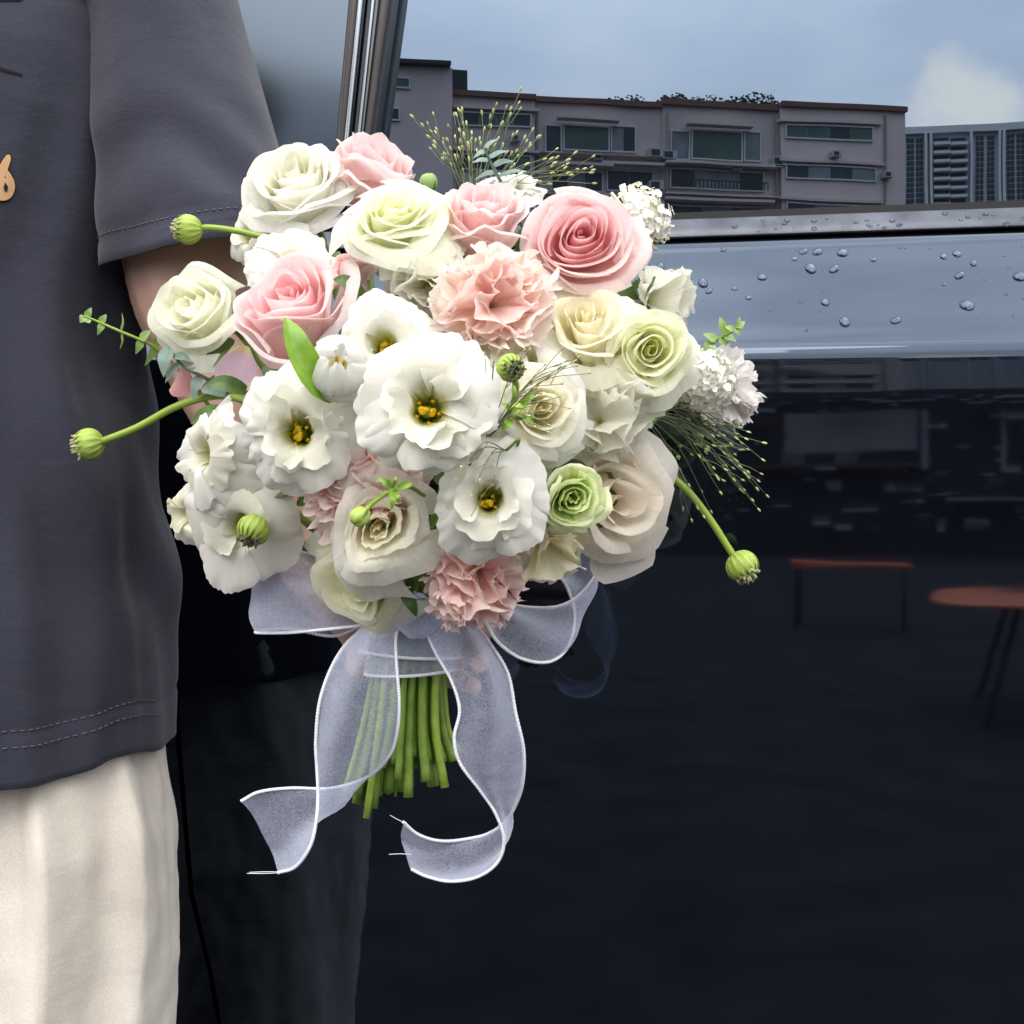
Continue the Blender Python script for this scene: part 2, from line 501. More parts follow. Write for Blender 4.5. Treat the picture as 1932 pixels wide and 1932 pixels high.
WALL = flat_mat('mauve_grey_render', (.54, .44, .42), .9, .2, var=.10, scale=.25)
WALL2 = flat_mat('mauve_grey_render_pale', (.60, .49, .465), .9, .2, var=.08, scale=.3)
DARKROOF = flat_mat('dark_roof_metal', (.02, .022, .025), .7, .3)
REDTRIM = flat_mat('rust_red_coping', (.15, .075, .06), .8, .2)
FRAME = flat_mat('pale_window_frame', (.50, .49, .49), .6, .3)
WGREEN = flat_mat('green_window_glass', (.045, .095, .078), .25, .3, var=.3, scale=.6)
WDARK = flat_mat('dark_window_glass', (.02, .03, .038), .3, .25, var=.4, scale=.6)
WPALE = flat_mat('curtained_window_glass', (.16, .17, .19), .35, .3, var=.3, scale=.7)
ACM = flat_mat('aircon_grey', (.42, .41, .40), .7, .2)
LEAFY = flat_mat('roof_shrub_leaf', (.04, .06, .025), .8, .2, var=.4)

class Facade:
    """a building whose mirror image fills a strip of the window; s along the front, z up, w out of the wall"""
    def __init__(self, u0, y0, u1, y1, name, label):
        A = px(u0, 966, y0); B = px(u1, 966, y1)
        self.A, self.B = A, B
        a, b_ = mirror(A), mirror(B)
        self.o = np.array([a[0], a[1], 0])
        e = b_ - a; self.len = np.linalg.norm(e); e /= self.len
        self.e = e
        n = np.array([-e[1], e[0], 0])
        if np.dot(n, -self.o) < 0:
            n = -n
        self.nrm = n
        self.M = np.column_stack([e, n, [0, 0, 1]])
        self.root = empty(name, self.o, None, label, 'building')
    def sz(self, u, v):
        d = np.array([(u - 966) * K, 1, -(v - 966) * K])
        E = self.B - self.A
        # intersect virtual ray with virtual facade plane
        nn = np.array([-E[1], E[0], 0])
        t_ = np.dot(self.A, nn) / np.dot(d, nn)
        p = np.array([0, 0, H]) + d * t_
        s = np.dot(p[:2] - self.A[:2], E[:2]) / np.linalg.norm(E[:2])
        return s, p[2]
    def rect(self, u0, v0, u1, v1):
        s0, z1 = self.sz(u0, (v0)); s1, z0 = self.sz(u1, v1)
        return s0, s1, z0, z1
    def boxm(self, mb, s0, s1, z0, z1, w0, w1):
        c = self.M @ np.array([(s0 + s1) / 2, (w0 + w1) / 2, (z0 + z1) / 2])
        return mb.box(c, (abs(s1 - s0), abs(w1 - w0), abs(z1 - z0)), self.M)
    def part(self, name, mat, s0, s1, z0, z1, w0, w1, parent=None):
        return self.boxm(MB(), s0, s1, z0, z1, w0, w1).build(name, mat, parent or self.root, False)
    def window(self, s0, s1, z0, z1, mats, hood=True, w=.02, div=None):
        g = .10
        fr = MB()
        self.boxm(fr, s0, s0 + g, z0, z1, w, w + .16); self.boxm(fr, s1 - g, s1, z0, z1, w, w + .16)
        self.boxm(fr, s0 + g, s1 - g, z1 - g, z1, w, w + .15); self.boxm(fr, s0 + g, s1 - g, z0, z0 + g, w, w + .15)
        wd = fr.build('window', FRAME, self.root, False)
        n = len(mats); e = div or [i / n for i in range(n + 1)]
        for i in range(n):
            a = s0 + g + (s1 - s0 - 2 * g) * e[i]; b_ = s0 + g + (s1 - s0 - 2 * g) * e[i + 1]
            self.part('pane', mats[i], a + .04, b_ - .04, z0 + g + .02, z1 - g - .02, w + .01, w + .07, wd)
        if hood:
            self.part('window_hood', WALL, s0 - .5, s1 + .5, z1 + .12, z1 + .30, 0.01, .75)

FB = Facade(650, 82, 1702, 88, 'apartment_block', 'mauve grey apartment block with rust red coping mirrored in the van window')
DEP = 11
def wallpiece(u0, u1, v, w0=0.0, mat=WALL, name='wall'):
    s0, z = FB.sz(u0, v); s1, z2 = FB.sz(u1, v)
    FB.part(name, mat, s0, s1, 0, (z + z2) / 2, w0 - DEP, w0)
    return s0, s1, (z + z2) / 2
# stepped wings of the front
a0 = wallpiece(560, 850, 133, 1.2)
b0 = wallpiece(850, 1006, 189, .35)
c0 = wallpiece(1006, 1250, 196, -.35)
d0 = wallpiece(1250, 1470, 203, -.25)
e0 = wallpiece(1470, 1702, 211, .4, WALL2)
for (q, w, h) in ((b0, .35, .35), (c0, -.35, .35), (d0, -.25, .4), (e0, .4, .35)):
    FB.part('coping', REDTRIM, q[0] - .05, q[1] + .05, q[2] + .005, q[2] + h, w - DEP - .2, w + .35)
s0, s1, z0, z1 = FB.rect(560, 118, 846, 133)
FB.part('roof_cap', DARKROOF, s0, s1, a0[2] + .005, z1, -9, 1.9)
s0, s1, z0, z1 = FB.rect(846, 133, 882, 187)
FB.part('stair_head', DARKROOF, s0 + .01, s1, b0[2] + .4, z1, -7, .2)
def win(u0, v0, u1, v1, mats, w, hood=True, div=None):
    s0, s1, z0, z1 = FB.rect(u0, v0, u1, v1)
    FB.window(s0, s1, z0, z1, mats, hood, w + .02, div)
win(705, 156, 772, 181, [WGREEN, WGREEN], 1.2)
win(700, 213, 752, 240, [WPALE, WDARK], 1.2)
win(868, 213, 1000, 246, [WDARK, WGREEN, WGREEN, WDARK], .35)
win(868, 292, 1000, 330, [WDARK, WDARK, WGREEN], .35)
win(1028, 233, 1062, 288, [WDARK], -.35, False)
win(1064, 232, 1152, 286, [WGREEN], -.35)
win(1154, 233, 1203, 288, [WPALE, WDARK], -.35, False)
win(1265, 244, 1302, 304, [WPALE], -.25, False)
win(1304, 243, 1402, 306, [WGREEN], -.25)
win(1404, 246, 1436, 306, [WPALE], -.25, False)
win(1477, 237, 1642, 273, [WGREEN, WGREEN, WDARK, WGREEN], .4)
win(1040, 318, 1140, 362, [WDARK, WPALE, WDARK], -.35)
win(1146, 318, 1235, 362, [WDARK, WDARK], -.35)
win(1265, 317, 1442, 363, [WDARK, WPALE, WPALE, WDARK], -.25)
win(1477, 313, 1647, 348, [WDARK, WPALE, WDARK, WPALE], .4)
for v in (385, 455, 530, 600, 670, 740, 810):     # lower floors, seen only dimly in the paint
    for (u0, u1, w) in ((690, 780, 1.2), (868, 1000, .35), (1040, 1235, -.35), (1265, 1440, -.25), (1477, 1645, .4)):
        win(u0, v, u1, v + 36, [WDARK, WPALE, WDARK], w, True)
for (u0, u1, v, w) in ((1006, 1250, 291, -.34), (1250, 1470, 310, -.24), (1006, 1250, 366, -.34), (1250, 1470, 368, -.24)):
    s0, s1, z0, z1 = FB.rect(u0, v, u1, v + 11)
    FB.part('balcony_slab', WALL2, s0 + .1, s1 - .1, z0, z1, w, w + .9)
s0, s1, z0, z1 = FB.rect(1262, 345, 1440, 366)
rl = MB()
for k in range(26):
    FB.boxm(rl, s0 + (s1 - s0) * k / 25 - .03, s0 + (s1 - s0) * k / 25 + .03, z0, z1, .75, .81)
FB.boxm(rl, s0, s1, z1, z1 + .06, .74, .82)
rl.build('balcony_railing', DARKROOF, FB.root, False)
for (u, v, w) in ((1222, 284, .9), (1246, 288, .3), (1222, 345, .9), (1452, 300, .5)):
    s0, s1, z0, z1 = FB.rect(u, v, u + 26, v + 17)
    ac = FB.part('aircon_unit', ACM, s0, s1, z0, z1, -.2, .6)
    FB.part('aircon_fan', WDARK, s0 + .1, s0 + (s1 - s0) * .7, z0 + .08, z1 - .08, .605, .64, ac)
PIPE = flat_mat('drain_pipe', (.30, .25, .24), .7, .2)
for (u, w, v0) in ((1012, -.30, 198), (1256, .02, 205), (1462, .05, 208), (1662, .45, 214), (862, .4, 192)):
    s0, z = FB.sz(u, v0)
    FB.part('drain_pipe', PIPE, s0, s0 + .14, 0, z - .3, w, w + .14)
for (u, v, w) in ((1120, 292, -.3), (1380, 312, -.2), (1560, 292, .45), (1655, 330, .45), (960, 262, .4), (1095, 372, -.3)):
    s0, s1, z0, z1 = FB.rect(u, v, u + 17, v + 12)
    ac = FB.part('aircon_unit', ACM, s0, s1, z0, z1, w, w + .6)
    FB.part('aircon_fan', WDARK, s0 + .1, s0 + (s1 - s0) * .7, z0 + .08, z1 - .08, w + .605, w + .64, ac)
# roof garden
rs = random.Random(3)
for k in range(9):
    u = 1185 + 290 * k / 8 + rs.uniform(-12, 12)
    s, z = FB.sz(u, 199)
    c = FB.M @ np.array([s, -1.5 - rs.random() * 2, z + .3]) + FB.o
    sh = empty('roof_shrub', c, None, '%s small dark shrub from the left in the row on the apartment roof' % ['first', 'second', 'third', 'fourth', 'fifth', 'sixth', 'seventh', 'eighth', 'ninth'][k], 'shrub', 'shrubs on the apartment roof')
    lf = MB()
    R_ = rs.uniform(.5, .95)
    for q in range(260):
        d = np.array([rs.gauss(0, 1), rs.gauss(0, 1), rs.gauss(0, .7)]); d *= R_ * rs.random() ** .4 / np.linalg.norm(d)
        d[0] *= 1.5
        n_ = np.array([rs.gauss(0, 1) for _ in range(3)]); n_ /= np.linalg.norm(n_)
        t1 = np.cross(n_, [.3, .5, .8]); t1 /= np.linalg.norm(t1); t2 = np.cross(n_, t1)
        p = d + np.array([0, 0, R_ * .6]); a_ = rs.uniform(.08, .2)
        lf.add([p - t1 * a_, p + t2 * a_ * .6, p + t1 * a_, p - t2 * a_ * .6], [(0, 1, 2, 3)])
    lf.build('foliage', LEAFY, sh, False)
    MB().tube([(0, 0, -.3), (0, 0, R_ * .6)], [.05, .02], 6).build('stem', DARKROOF, sh)

# far block at the right of the mirror image: grey tower with columns of dark windows
FT = Facade(1704, 560, 1985, 548, 'tower_block', 'far grey tower block with columns of dark windows beside the apartment block')
TG = flat_mat('tower_concrete', (.40, .41, .44), .9, .2, var=.06, scale=.05)
TG2 = flat_mat('tower_concrete_pale', (.56, .55, .56), .9, .2, var=.06, scale=.05)
s0, z = FT.sz(1700, 258); s1, z2 = FT.sz(1985, 242)
FT.part('wall', TG, s0 - 1, s1 + 60, 0, z, -40, 0)
s0, s1, za, zb = FT.rect(1697, 245, 1985, 258)
FT.part('parapet', TG2, s0 - 1.5, s1 + 60, z + .02, zb, -42, 2.5)
def cell(name, mat, u0, v0, u1, v1, w0, w1):
    s0, s1, za, zb = FT.rect(u0, v0, u1, v1)
    return FT.part(name, mat, s0, s1, za, zb, w0, w1)
for u0 in (1709, 1716.5, 1727, 1734.5, 1841, 1849, 1862, 1869.5, 1900, 1907.5, 1918, 1926, 1950, 1958, 1968):
    for k in range(14):
        v0 = 264 + k * 10.4 - (u0 - 1709) * .055
        cell('window', WDARK, u0, v0, u0 + 6.2, v0 + 7.4, .02, .5)
for (u0, u1) in ((1762, 1790), (1794, 1822)):
    for k in range(9):
        v0 = 262 + k * 16.5
        cell('window', WDARK, u0, v0, u1, v0 + 10.5, .02, .4)
        cell('balcony', TG2, u0 - 1.5, v0 + 11, u1 + 1.5, v0 + 15, .02, 4)
for u in (1743, 1753, 1829, 1882, 1890, 1940):
    s0, s1, za, zb = FT.rect(u, 258, u + 5, 500)
    FT.part('pier', TG2, s0, s1, 0, z - .03, .02, 3.0)

# low row of shops across the road, dim in the black paint
SHOPW = flat_mat('shop_dark_panel', (.035, .036, .042), .7, .3)
PINKP = flat_mat('shop_pink_panel', (.42, .36, .37), .8, .2)
STRIP = flat_mat('shop_white_board', (.42, .44, .47), .7, .2)
REDT = flat_mat('red_painted_top', (.88, .17, .05), .4, .4, var=.15)
FS = Facade(1100, 33, 2150, 29, 'shop_row', 'low dark shop row with a pinkish panel dimly mirrored in the door')
s0, z = FS.sz(1080, 672); s1, _ = FS.sz(2200, 672)
FS.part('wall', SHOPW, s0, s1, 0, z, -6, 0)
def sp(name, mat, u0, v0, u1, v1, w0=.01, w1=.12):
    s0, s1, za, zb = FS.rect(u0, v0, u1, v1)
    return FS.part(name, mat, s0, s1, za, zb, w0, w1)
sp('wall_panel', PINKP, 1480, 748, 1728, 832)
sp('awning', REDTRIM, 1420, 866, 1735, 872, .01, .9)
for k in range(5):
    sp('window', [WDARK, WPALE, WDARK, WPALE, WDARK][k], 1425 + k * 50, 836, 1468 + k * 50, 862)
for (u0, v0, u1, v1) in ((1600, 694, 1660, 700), (1672, 702, 1730, 707), (1550, 700, 1585, 706), (1560, 902, 1588, 922), (1665, 910, 1738, 918), (1590, 960, 1655, 968), (1480, 877, 1538, 884)):
    sp('sign_board', STRIP, u0, v0, u1, v1, .01, .2)
for (u0, u1) in ((1736, 1748), (1885, 1893)):
    sp('post', STRIP, u0, 742, u1, 880, .01, .25)
sp('counter', PINKP, 1780, 940, 1960, 948, .01, .8)

rs = random.Random(9)
for mat, nm in ((STRIP, 'pale'), (WPALE, 'grey'), (REDTRIM, 'red'), (LEAFY, 'green'), (FRAME, 'cream')):
    mb = MB()
    for k in range(34):
        u = rs.uniform(1330, 1950); v = rs.choice([rs.uniform(676, 735), rs.uniform(878, 990), rs.uniform(735, 880)])
        if 1470 < u < 1740 and 740 < v < 866: continue
        w = rs.uniform(4, 46); h = rs.uniform(1.5, 8)
        s0, s1, za, zb = FS.rect(u, v, u + w, v + h)
        d = rs.uniform(.05, 1.2)
        FS.boxm(mb, s0, s1, za, zb, d, d + rs.uniform(.05, .5))
    g_ = mb.build('goods_on_display', mat, FS.root, False); g_['kind'] = 'stuff'
def red_table(name, label, u0, u1, v_top, v_floor, round_):
    Yv = H / ((v_floor - 966) * K)
    zt = H - (v_top - 966) * K * Yv
    w = (u1 - u0) * K * Yv
    c = mirror(px((u0 + u1) / 2, 966, Yv), 0.0)
    r = empty(name, (c[0], c[1], 0), None, label, 'table')
    tp = MB()
    if round_:
        th = np.linspace(0, 2 * np.pi, 40, endpoint=False)
        tp.grid(np.array([[(q * math.cos(a), q * math.sin(a), h) for a in th] for q, h in [(.001, zt), (w / 2 - .02, zt), (w / 2, zt - .01), (w / 2, zt - .025), (w / 2 - .03, zt - .03), (.001, zt - .03)]]), close_u=True)
    else:
        tp.box((0, 0, zt - .015), (w, .5, .03), [(cs, sn, 0), (-sn, cs, 0), (0, 0, 1)])
    tp.build('tabletop', REDT, r, False)
    for k in range(4):
        if round_:
            a = math.pi / 4 + k * math.pi / 2
            p0 = np.array([math.cos(a), math.sin(a), 0]) * w * .30; p1 = np.array([math.cos(a), math.sin(a), 0]) * w * .46
        else:
            p0 = np.array([(-1, 1)[k % 2] * w * .45, (-1, 1)[k // 2] * .2, 0]); p1 = p0
        MB().tube([p0 + [0, 0, zt - .03], (p0 + p1) / 2 + [0, 0, zt / 2], p1], .016, 8).build('leg', DARKROOF, r)
red_table('round_table', 'round red table on dark splayed legs mirrored at the right edge of the door', 1768, 2310, 1126, 1352, True)
red_table('bench_table', 'small rectangular red table farther off, mirrored left of the round one', 1497, 1712, 1060, 1188, False)
# ------------------------------------------------------------------ the person holding the bouquet
BIND = px(775, 1195, .80)           # where the hand grips the stems
SKIN, t, b = new_mat('skin')
b.inputs['Base Color'].default_value = (.50, .30, .235, 1)
b.inputs['Roughness'].default_value = .5
b.inputs['Subsurface Weight'].default_value = .12
b.inputs['Subsurface Radius'].default_value = (.01, .004, .002)
n, _ = noise_bump(t, b, 260, .25, .0006, 3)
r_ = N(t, 'ShaderNodeValToRGB')
r_.color_ramp.elements[0].color = (.46, .265, .205, 1); r_.color_ramp.elements[1].color = (.56, .36, .29, 1)
n2 = N(t, 'ShaderNodeTexNoise'); n2.inputs['Scale'].default_value = 28; n2.inputs['Detail'].default_value = 5
L(t, N(t, 'ShaderNodeTexCoord').outputs['Object'], n2.inputs['Vector'])
L(t, n2.outputs['Fac'], r_.inputs['Fac']); L(t, r_.outputs['Color'], b.inputs['Base Color'])

PC = np.array([-.505, .945])        # torso centre (x, y)
body = MB()
def limb(pts, rad, seg=14):
    pts = np.asarray(pts, float); rad = np.asarray(rad, float)
    n = max(6, len(pts) * 4)
    P = spline(pts, n); R = np.interp(np.linspace(0, len(pts) - 1, n), np.arange(len(pts)), rad)
    body.tube(P, R, seg)
    body.ball(P[0], R[0], None, seg, 9); body.ball(P[-1], R[-1], None, seg, 9)
X0, Y0 = PC
# torso, neck, head
limb([(X0, Y0 + .02, .86), (X0, Y0 + .02, .95), (X0, Y0 + .01, 1.08), (X0, Y0, 1.22), (X0, Y0, 1.32)], [.13, .125, .112, .125, .11], 18)
for sgn in (-1, 1):
    limb([(X0 + sgn * .07, Y0 + .02, .88), (X0 + sgn * .06, Y0, 1.05), (X0 + sgn * .09, Y0, 1.25), (X0 + sgn * .145, Y0 + .01, 1.345)], [.10, .085, .10, .05])
    limb([(X0 + sgn * .09, Y0 + .02, .86), (X0 + sgn * .10, Y0 + .01, .66), (X0 + sgn * .095, Y0, .46), (X0 + sgn * .09, Y0 + .03, .28), (X0 + sgn * .09, Y0 + .03, .09)], [.088, .078, .055, .052, .034])
    limb([(X0 + sgn * .09, Y0 + .05, .045), (X0 + sgn * .095, Y0 - .05, .035), (X0 + sgn * .10, Y0 - .12, .025)], [.034, .034, .025])
limb([(X0, Y0 + .01, 1.34), (X0, Y0, 1.42), (X0, Y0 - .01, 1.47)], [.062, .054, .055])
body.ball((X0, Y0, 1.575), (.074, .094, .110), None, 20, 15)
body.ball((X0, Y0 - .03, 1.52), (.052, .056, .06), None, 16, 11)
body.ball((X0, Y0 - .10, 1.545), (.013, .018, .020), None, 10, 7)
for sgn in (-1, 1):
    body.ball((X0 + sgn * .076, Y0 + .005, 1.56), (.010, .02, .03), None, 10, 7)
    body.ball((X0 + sgn * .03, Y0 - .083, 1.578), (.014, .012, .010), None, 10, 7)
body.ball((X0, Y0 - .082, 1.502), (.025, .012, .008), None, 10, 7)
# the far arm hangs at the side
limb([(X0 - .185, Y0, 1.335), (X0 - .235, Y0, 1.12), (X0 - .25, Y0 - .02, 1.0), (X0 - .25, Y0 - .06, .80)], [.042, .043, .04, .027])
body.ball((X0 - .25, Y0 - .075, .735), (.018, .034, .055), None, 12, 9)
for k in range(4):
    limb([(X0 - .25, Y0 - .10 + .018 * k, .70), (X0 - .247, Y0 - .105 + .018 * k, .66 - .006 * (k in (1, 2))), (X0 - .235, Y0 - .10 + .018 * k, .625 - .01 * (k in (1, 2)))], [.0095, .0085, .007], 8)
limb([(X0 - .24, Y0 - .11, .76), (X0 - .235, Y0 - .135, .72), (X0 - .23, Y0 - .14, .69)], [.012, .010, .008], 8)
# near arm: shoulder, elbow inside the sleeve, forearm behind the flowers, wrist, hand on the stems
SHO = np.array([X0 + .195, Y0, 1.34]); ELB = px(352, 425, .915); FA = px(440, 720, .905); WRI = px(598, 1062, .862)
limb([SHO, (SHO + ELB) / 2 + [.005, 0, 0], ELB], [.040, .044, .049])
limb([ELB, px(378, 560, .915), FA, px(535, 930, .88), WRI], [.050, .0485, .041, .031, .0265])
RB = .037                           # stem bundle plus wrap
def onb(th, z, r):
    a = math.radians(th)
    return BIND + np.array([r * math.cos(a), r * math.sin(a), z])
limb([WRI, onb(140, .036, .052), onb(114, .024, .050)], [.0265, .025, .020])
limb([WRI + [0, 0, -.002], onb(142, .012, .050), onb(116, -.008, .047)], [.025, .021, .018])
for k, (dz, ln, rr) in enumerate([(.030, .96, .0092), (.010, 1.05, .0096), (-.010, 1.0, .0092), (-.029, .80, .0080)]):
    z0 = dz
    angs = [140, 112, 60, 18, -18] if k != 3 else [140, 116, 72, 36, 6]
    angs = [angs[0]] + [112 + (a - 112) * ln for a in angs[1:]]
    zs = [z0 * .85, z0, z0 - .002, z0 - .005, z0 - .008]
    limb([onb(a, z, RB + rr + (.004 if i < 2 else .0)) for i, (a, z) in enumerate(zip(angs, zs))], [rr * 1.12, rr * 1.1, rr, rr * .92, rr * .78], 10)
limb([onb(150, .022, .050), onb(192, .022, .048), onb(228, .028, RB + .011), onb(262, .033, RB + .0095)], [.016, .0135, .0108, .0085], 10)
person_me = body.mesh('person')
tmp = bpy.data.objects.new('person_tmp', person_me); COL.objects.link(tmp)
md = tmp.modifiers.new('r', 'REMESH'); md.mode = 'VOXEL'; md.voxel_size = .0034
ms = tmp.modifiers.new('s', 'SMOOTH'); ms.factor = .5; ms.iterations = 7
dg = bpy.context.evaluated_depsgraph_get()
me = bpy.data.meshes.new_from_object(tmp.evaluated_get(dg), depsgraph=dg)
bpy.data.objects.remove(tmp)
me.materials.clear()
me.polygons.foreach_set('use_smooth', np.ones(len(me.polygons), bool))
person = link('person', me, SKIN)
tag(person, 'person in a charcoal T-shirt and cream trousers holding a bouquet beside a dark van', 'person')

# eyes, brows and hair (above the frame)
EYE = flat_mat('eye_white', (.7, .7, .68), .2, .5); IRIS = flat_mat('eye_brown', (.03, .015, .01), .15, .5)
HAIR = flat_mat('dark_hair', (.012, .009, .008), .4, .5, var=.3, scale=60, bump=.5, bdist=.002, bscale=150)
for sgn in (-1, 1):
    e = MB().ball((X0 + sgn * .03, Y0 - .0865, 1.578), (.0105, .009, .0065), None, 12, 9).build('eye', EYE, person)
    MB().ball((X0 + sgn * .03, Y0 - .0945, 1.578), (.0045, .002, .0045), None, 12, 7).build('iris', IRIS, e)
hp = np.zeros((14, 28, 3))
for i, tt in enumerate(np.linspace(0, 1, 14)):
    for j in range(28):
        a = 2 * math.pi * j / 28
        front = max(0, -math.sin(a))
        lim = math.pi * (.62 - .30 * front ** 1.5)
        th = tt * lim
        hp[i, j] = (X0 + .082 * math.sin(th) * math.cos(a), Y0 + .004 + .102 * math.sin(th) * math.sin(a), 1.58 + .118 * math.cos(th))
mb = MB().grid(hp, close_u=True)
hair = mb.build('hair', HAIR, person)
sd = hair.modifiers.new('solid', 'SOLIDIFY'); sd.thickness = .012; sd.offset = 1

# ---- cloth
def cloth_mat(name, c1, c2, bump, sc, weave):
    m, t, b = new_mat(name)
    b.inputs['Roughness'].default_value = .88
    b.inputs['Specular IOR Level'].default_value = .22
    b.inputs['Sheen Weight'].default_value = .18
    b.inputs['Sheen Roughness'].default_value = .5
    tcn = N(t, 'ShaderNodeTexCoord')
    n1 = N(t, 'ShaderNodeTexNoise'); n1.inputs['Scale'].default_value = weave; n1.inputs['Detail'].default_value = 3
    n2 = N(t, 'ShaderNodeTexNoise'); n2.inputs['Scale'].default_value = 9; n2.inputs['Detail'].default_value = 4
    L(t, tcn.outputs['Object'], n1.inputs['Vector']); L(t, tcn.outputs['Object'], n2.inputs['Vector'])
    ad = N(t, 'ShaderNodeMath', operation='ADD'); L(t, n1.outputs['Fac'], ad.inputs[0]); L(t, n2.outputs['Fac'], ad.inputs[1])
    r = N(t, 'ShaderNodeValToRGB')
    r.color_ramp.elements[0].position = .35; r.color_ramp.elements[1].position = .68
    r.color_ramp.elements[0].color = (*c1, 1); r.color_ramp.elements[1].color = (*c2, 1)
    hf = N(t, 'ShaderNodeMath', operation='MULTIPLY'); hf.inputs[1].default_value = .5
    L(t, ad.outputs[0], hf.inputs[0]); L(t, hf.outputs[0], r.inputs['Fac']); L(t, r.outputs['Color'], b.inputs['Base Color'])
    n3 = N(t, 'ShaderNodeTexNoise'); n3.inputs['Scale'].default_value = sc; n3.inputs['Detail'].default_value = 5; n3.inputs['Roughness'].default_value = .6
    mpn = N(t, 'ShaderNodeMapping'); mpn.inputs['Scale'].default_value = (1, 1, 2.2)
    L(t, tcn.outputs['Object'], mpn.inputs['Vector']); L(t, mpn.outputs['Vector'], n3.inputs['Vector'])
    b1 = N(t, 'ShaderNodeBump'); b1.inputs['Strength'].default_value = bump; b1.inputs['Distance'].default_value = .006
    L(t, n3.outputs['Fac'], b1.inputs['Height'])
    b2 = N(t, 'ShaderNodeBump'); b2.inputs['Strength'].default_value = .35; b2.inputs['Distance'].default_value = .0006
    L(t, n1.outputs['Fac'], b2.inputs['Height']); L(t, b1.outputs['Normal'], b2.inputs['Normal'])
    L(t, b2.outputs['Normal'], b.inputs['Normal'])
    return m
SHIRT = cloth_mat('charcoal_jersey', (.024, .026, .040), (.040, .042, .061), .34, 14, 900)
TROU = cloth_mat('cream_cotton', (.56, .505, .435), (.71, .655, .575), .26, 16, 700)
STITCH = flat_mat('grey_thread', (.14, .13, .16), .8, .2)

def nz3(x, y, z, s):
    return noise.noise(Vector((x * s, y * s, z * s)))

# torso of the shirt: closed rings from hem to collar
zs = np.concatenate([np.linspace(.792, .835, 9), np.linspace(.845, 1.40, 66), np.linspace(1.405, 1.435, 5)])
na = 150
rings = np.zeros((len(zs), na, 3))
for i, z in enumerate(zs):
    hw = np.interp(z, [.80, .90, 1.0, 1.08, 1.14, 1.26, 1.33, 1.38, 1.41, 1.435], [.241, .239, .226, .215, .213, .224, .222, .19, .13, .075])
    hd = np.interp(z, [.80, 1.0, 1.2, 1.3, 1.38, 1.41, 1.435], [.142, .136, .130, .122, .095, .08, .068])
    for j in range(na):
        a = 2 * math.pi * j / na
        c, s = math.cos(a), math.sin(a)
        ex = 2 / 2.5
        x = math.copysign(abs(c) ** ex, c); y = math.copysign(abs(s) ** ex, s)
        f = smoothstep(1.36, 1.15, z)
        # hanging folds, stronger near the flank under the arm
        fold = .0040 * math.sin(a * 9 + 1.3 * math.sin(z * 7) + z * 5) * f * (.4 + .6 * smoothstep(1.3, .9, z))
        fold += .0045 * math.sin(30 * (z + .35 * x) + 5 * nz3(x, y, z, 2)) * smoothstep(.2, .9, x) * smoothstep(1.25, 1.1, z) * smoothstep(.84, .95, z) + .019 * nz3(x * .8, y * .8, z * .32 + 3, 3.2) * f + .007 * nz3(x * 1.4, y + .5 * x, z * 1.2 - x * .8, 4.5) * f
        fold += .010 * math.exp(-((a - 5.35 + (z - 1.05) * 1.1) / .10) ** 2) * smoothstep(1.25, 1.0, z) * smoothstep(.83, .95, z)
        fold -= .010 * math.exp(-((a - 5.60 + (z - 1.05) * 0.7) / .12) ** 2) * smoothstep(1.3, 1.1, z) * smoothstep(.85, 1.0, z)
        if .8285 < z < .8325:
            fold -= .0012
        rings[i, j] = (PC[0] + (hw + fold) * x, PC[1] + (hd + fold) * y, z + .010 * nz3(x, y, 0, 2.5) * smoothstep(.95, .80, z) + .012 * smoothstep(.4, 1, x) * smoothstep(1.0, .8, z))
inner = rings[0] * 1.0
inner[:, :2] = PC + (inner[:, :2] - PC) * .975; inner[:, 2] += .012
lip = rings[0].copy(); lip[:, :2] = PC + (lip[:, :2] - PC) * .990; lip[:, 2] -= .0008
full = np.concatenate([[inner], [lip], rings])
shirt = MB().grid(full, close_u=True).build('t_shirt', SHIRT, person)

# sleeve
SA = np.array([X0 + .232, Y0 + .005, 1.41]); SB = px(404, 464, .905)
nsl, nsa = 46, 96
P = np.zeros((nsl, nsa, 3))
ax = SB - SA; LN = np.linalg.norm(ax); ax /= LN
fx = np.array([.985, 0, .10]); fy = np.array([0, .99, .12])
for i, t_ in enumerate(np.linspace(-.16, 1, nsl)):
    rx = np.interp(t_, [-.16, 0, .35, .7, 1], [.030, .053, .057, .065, .073])
    ry = np.interp(t_, [-.16, 0, .35, .7, 1], [.062, .070, .070, .071, .073])
    for j in range(nsa):
        a = 2 * math.pi * j / nsa
        c, s = math.cos(a), math.sin(a)
        fold = .0035 * math.sin(3 * a + 5 * t_) * t_ + .009 * nz3(c, s, t_ * 1.4 + 7, 1.7) * max(t_, 0)
        # drag lines slanting across the lower sleeve
        fold += .0034 * math.sin(22 * t_ - 2.6 * a + 2 * math.sin(3 * a)) * smoothstep(.45, .75, t_) * smoothstep(.99, .85, t_) * max(0, -s)
        if .905 < t_ < .93: fold -= .0012
        dz = (.004 * c - .004) * smoothstep(.6, 1, t_)
        k_ = smoothstep(.16, -.16, t_)             # above the frame the tube bends in over the shoulder
        cen_ = SA + ax * LN * max(t_, .16) + (np.array([-.11, 0, .0]) * (.16 - t_) / .32 if t_ < .16 else 0)
        fx_ = fx * (1 - k_) + np.array([.35, 0, .95]) * k_
        P[i, j] = cen_ + fx_ * (rx + fold) * c + fy * (ry + fold) * s + np.array([0, 0, dz])
ins = P[-1].copy(); cen = ins.mean(0); ins = cen + (ins - cen) * .955 + np.array([0, 0, .012])
lip = cen + (P[-1] - cen) * .985 + np.array([0, 0, -.0008])
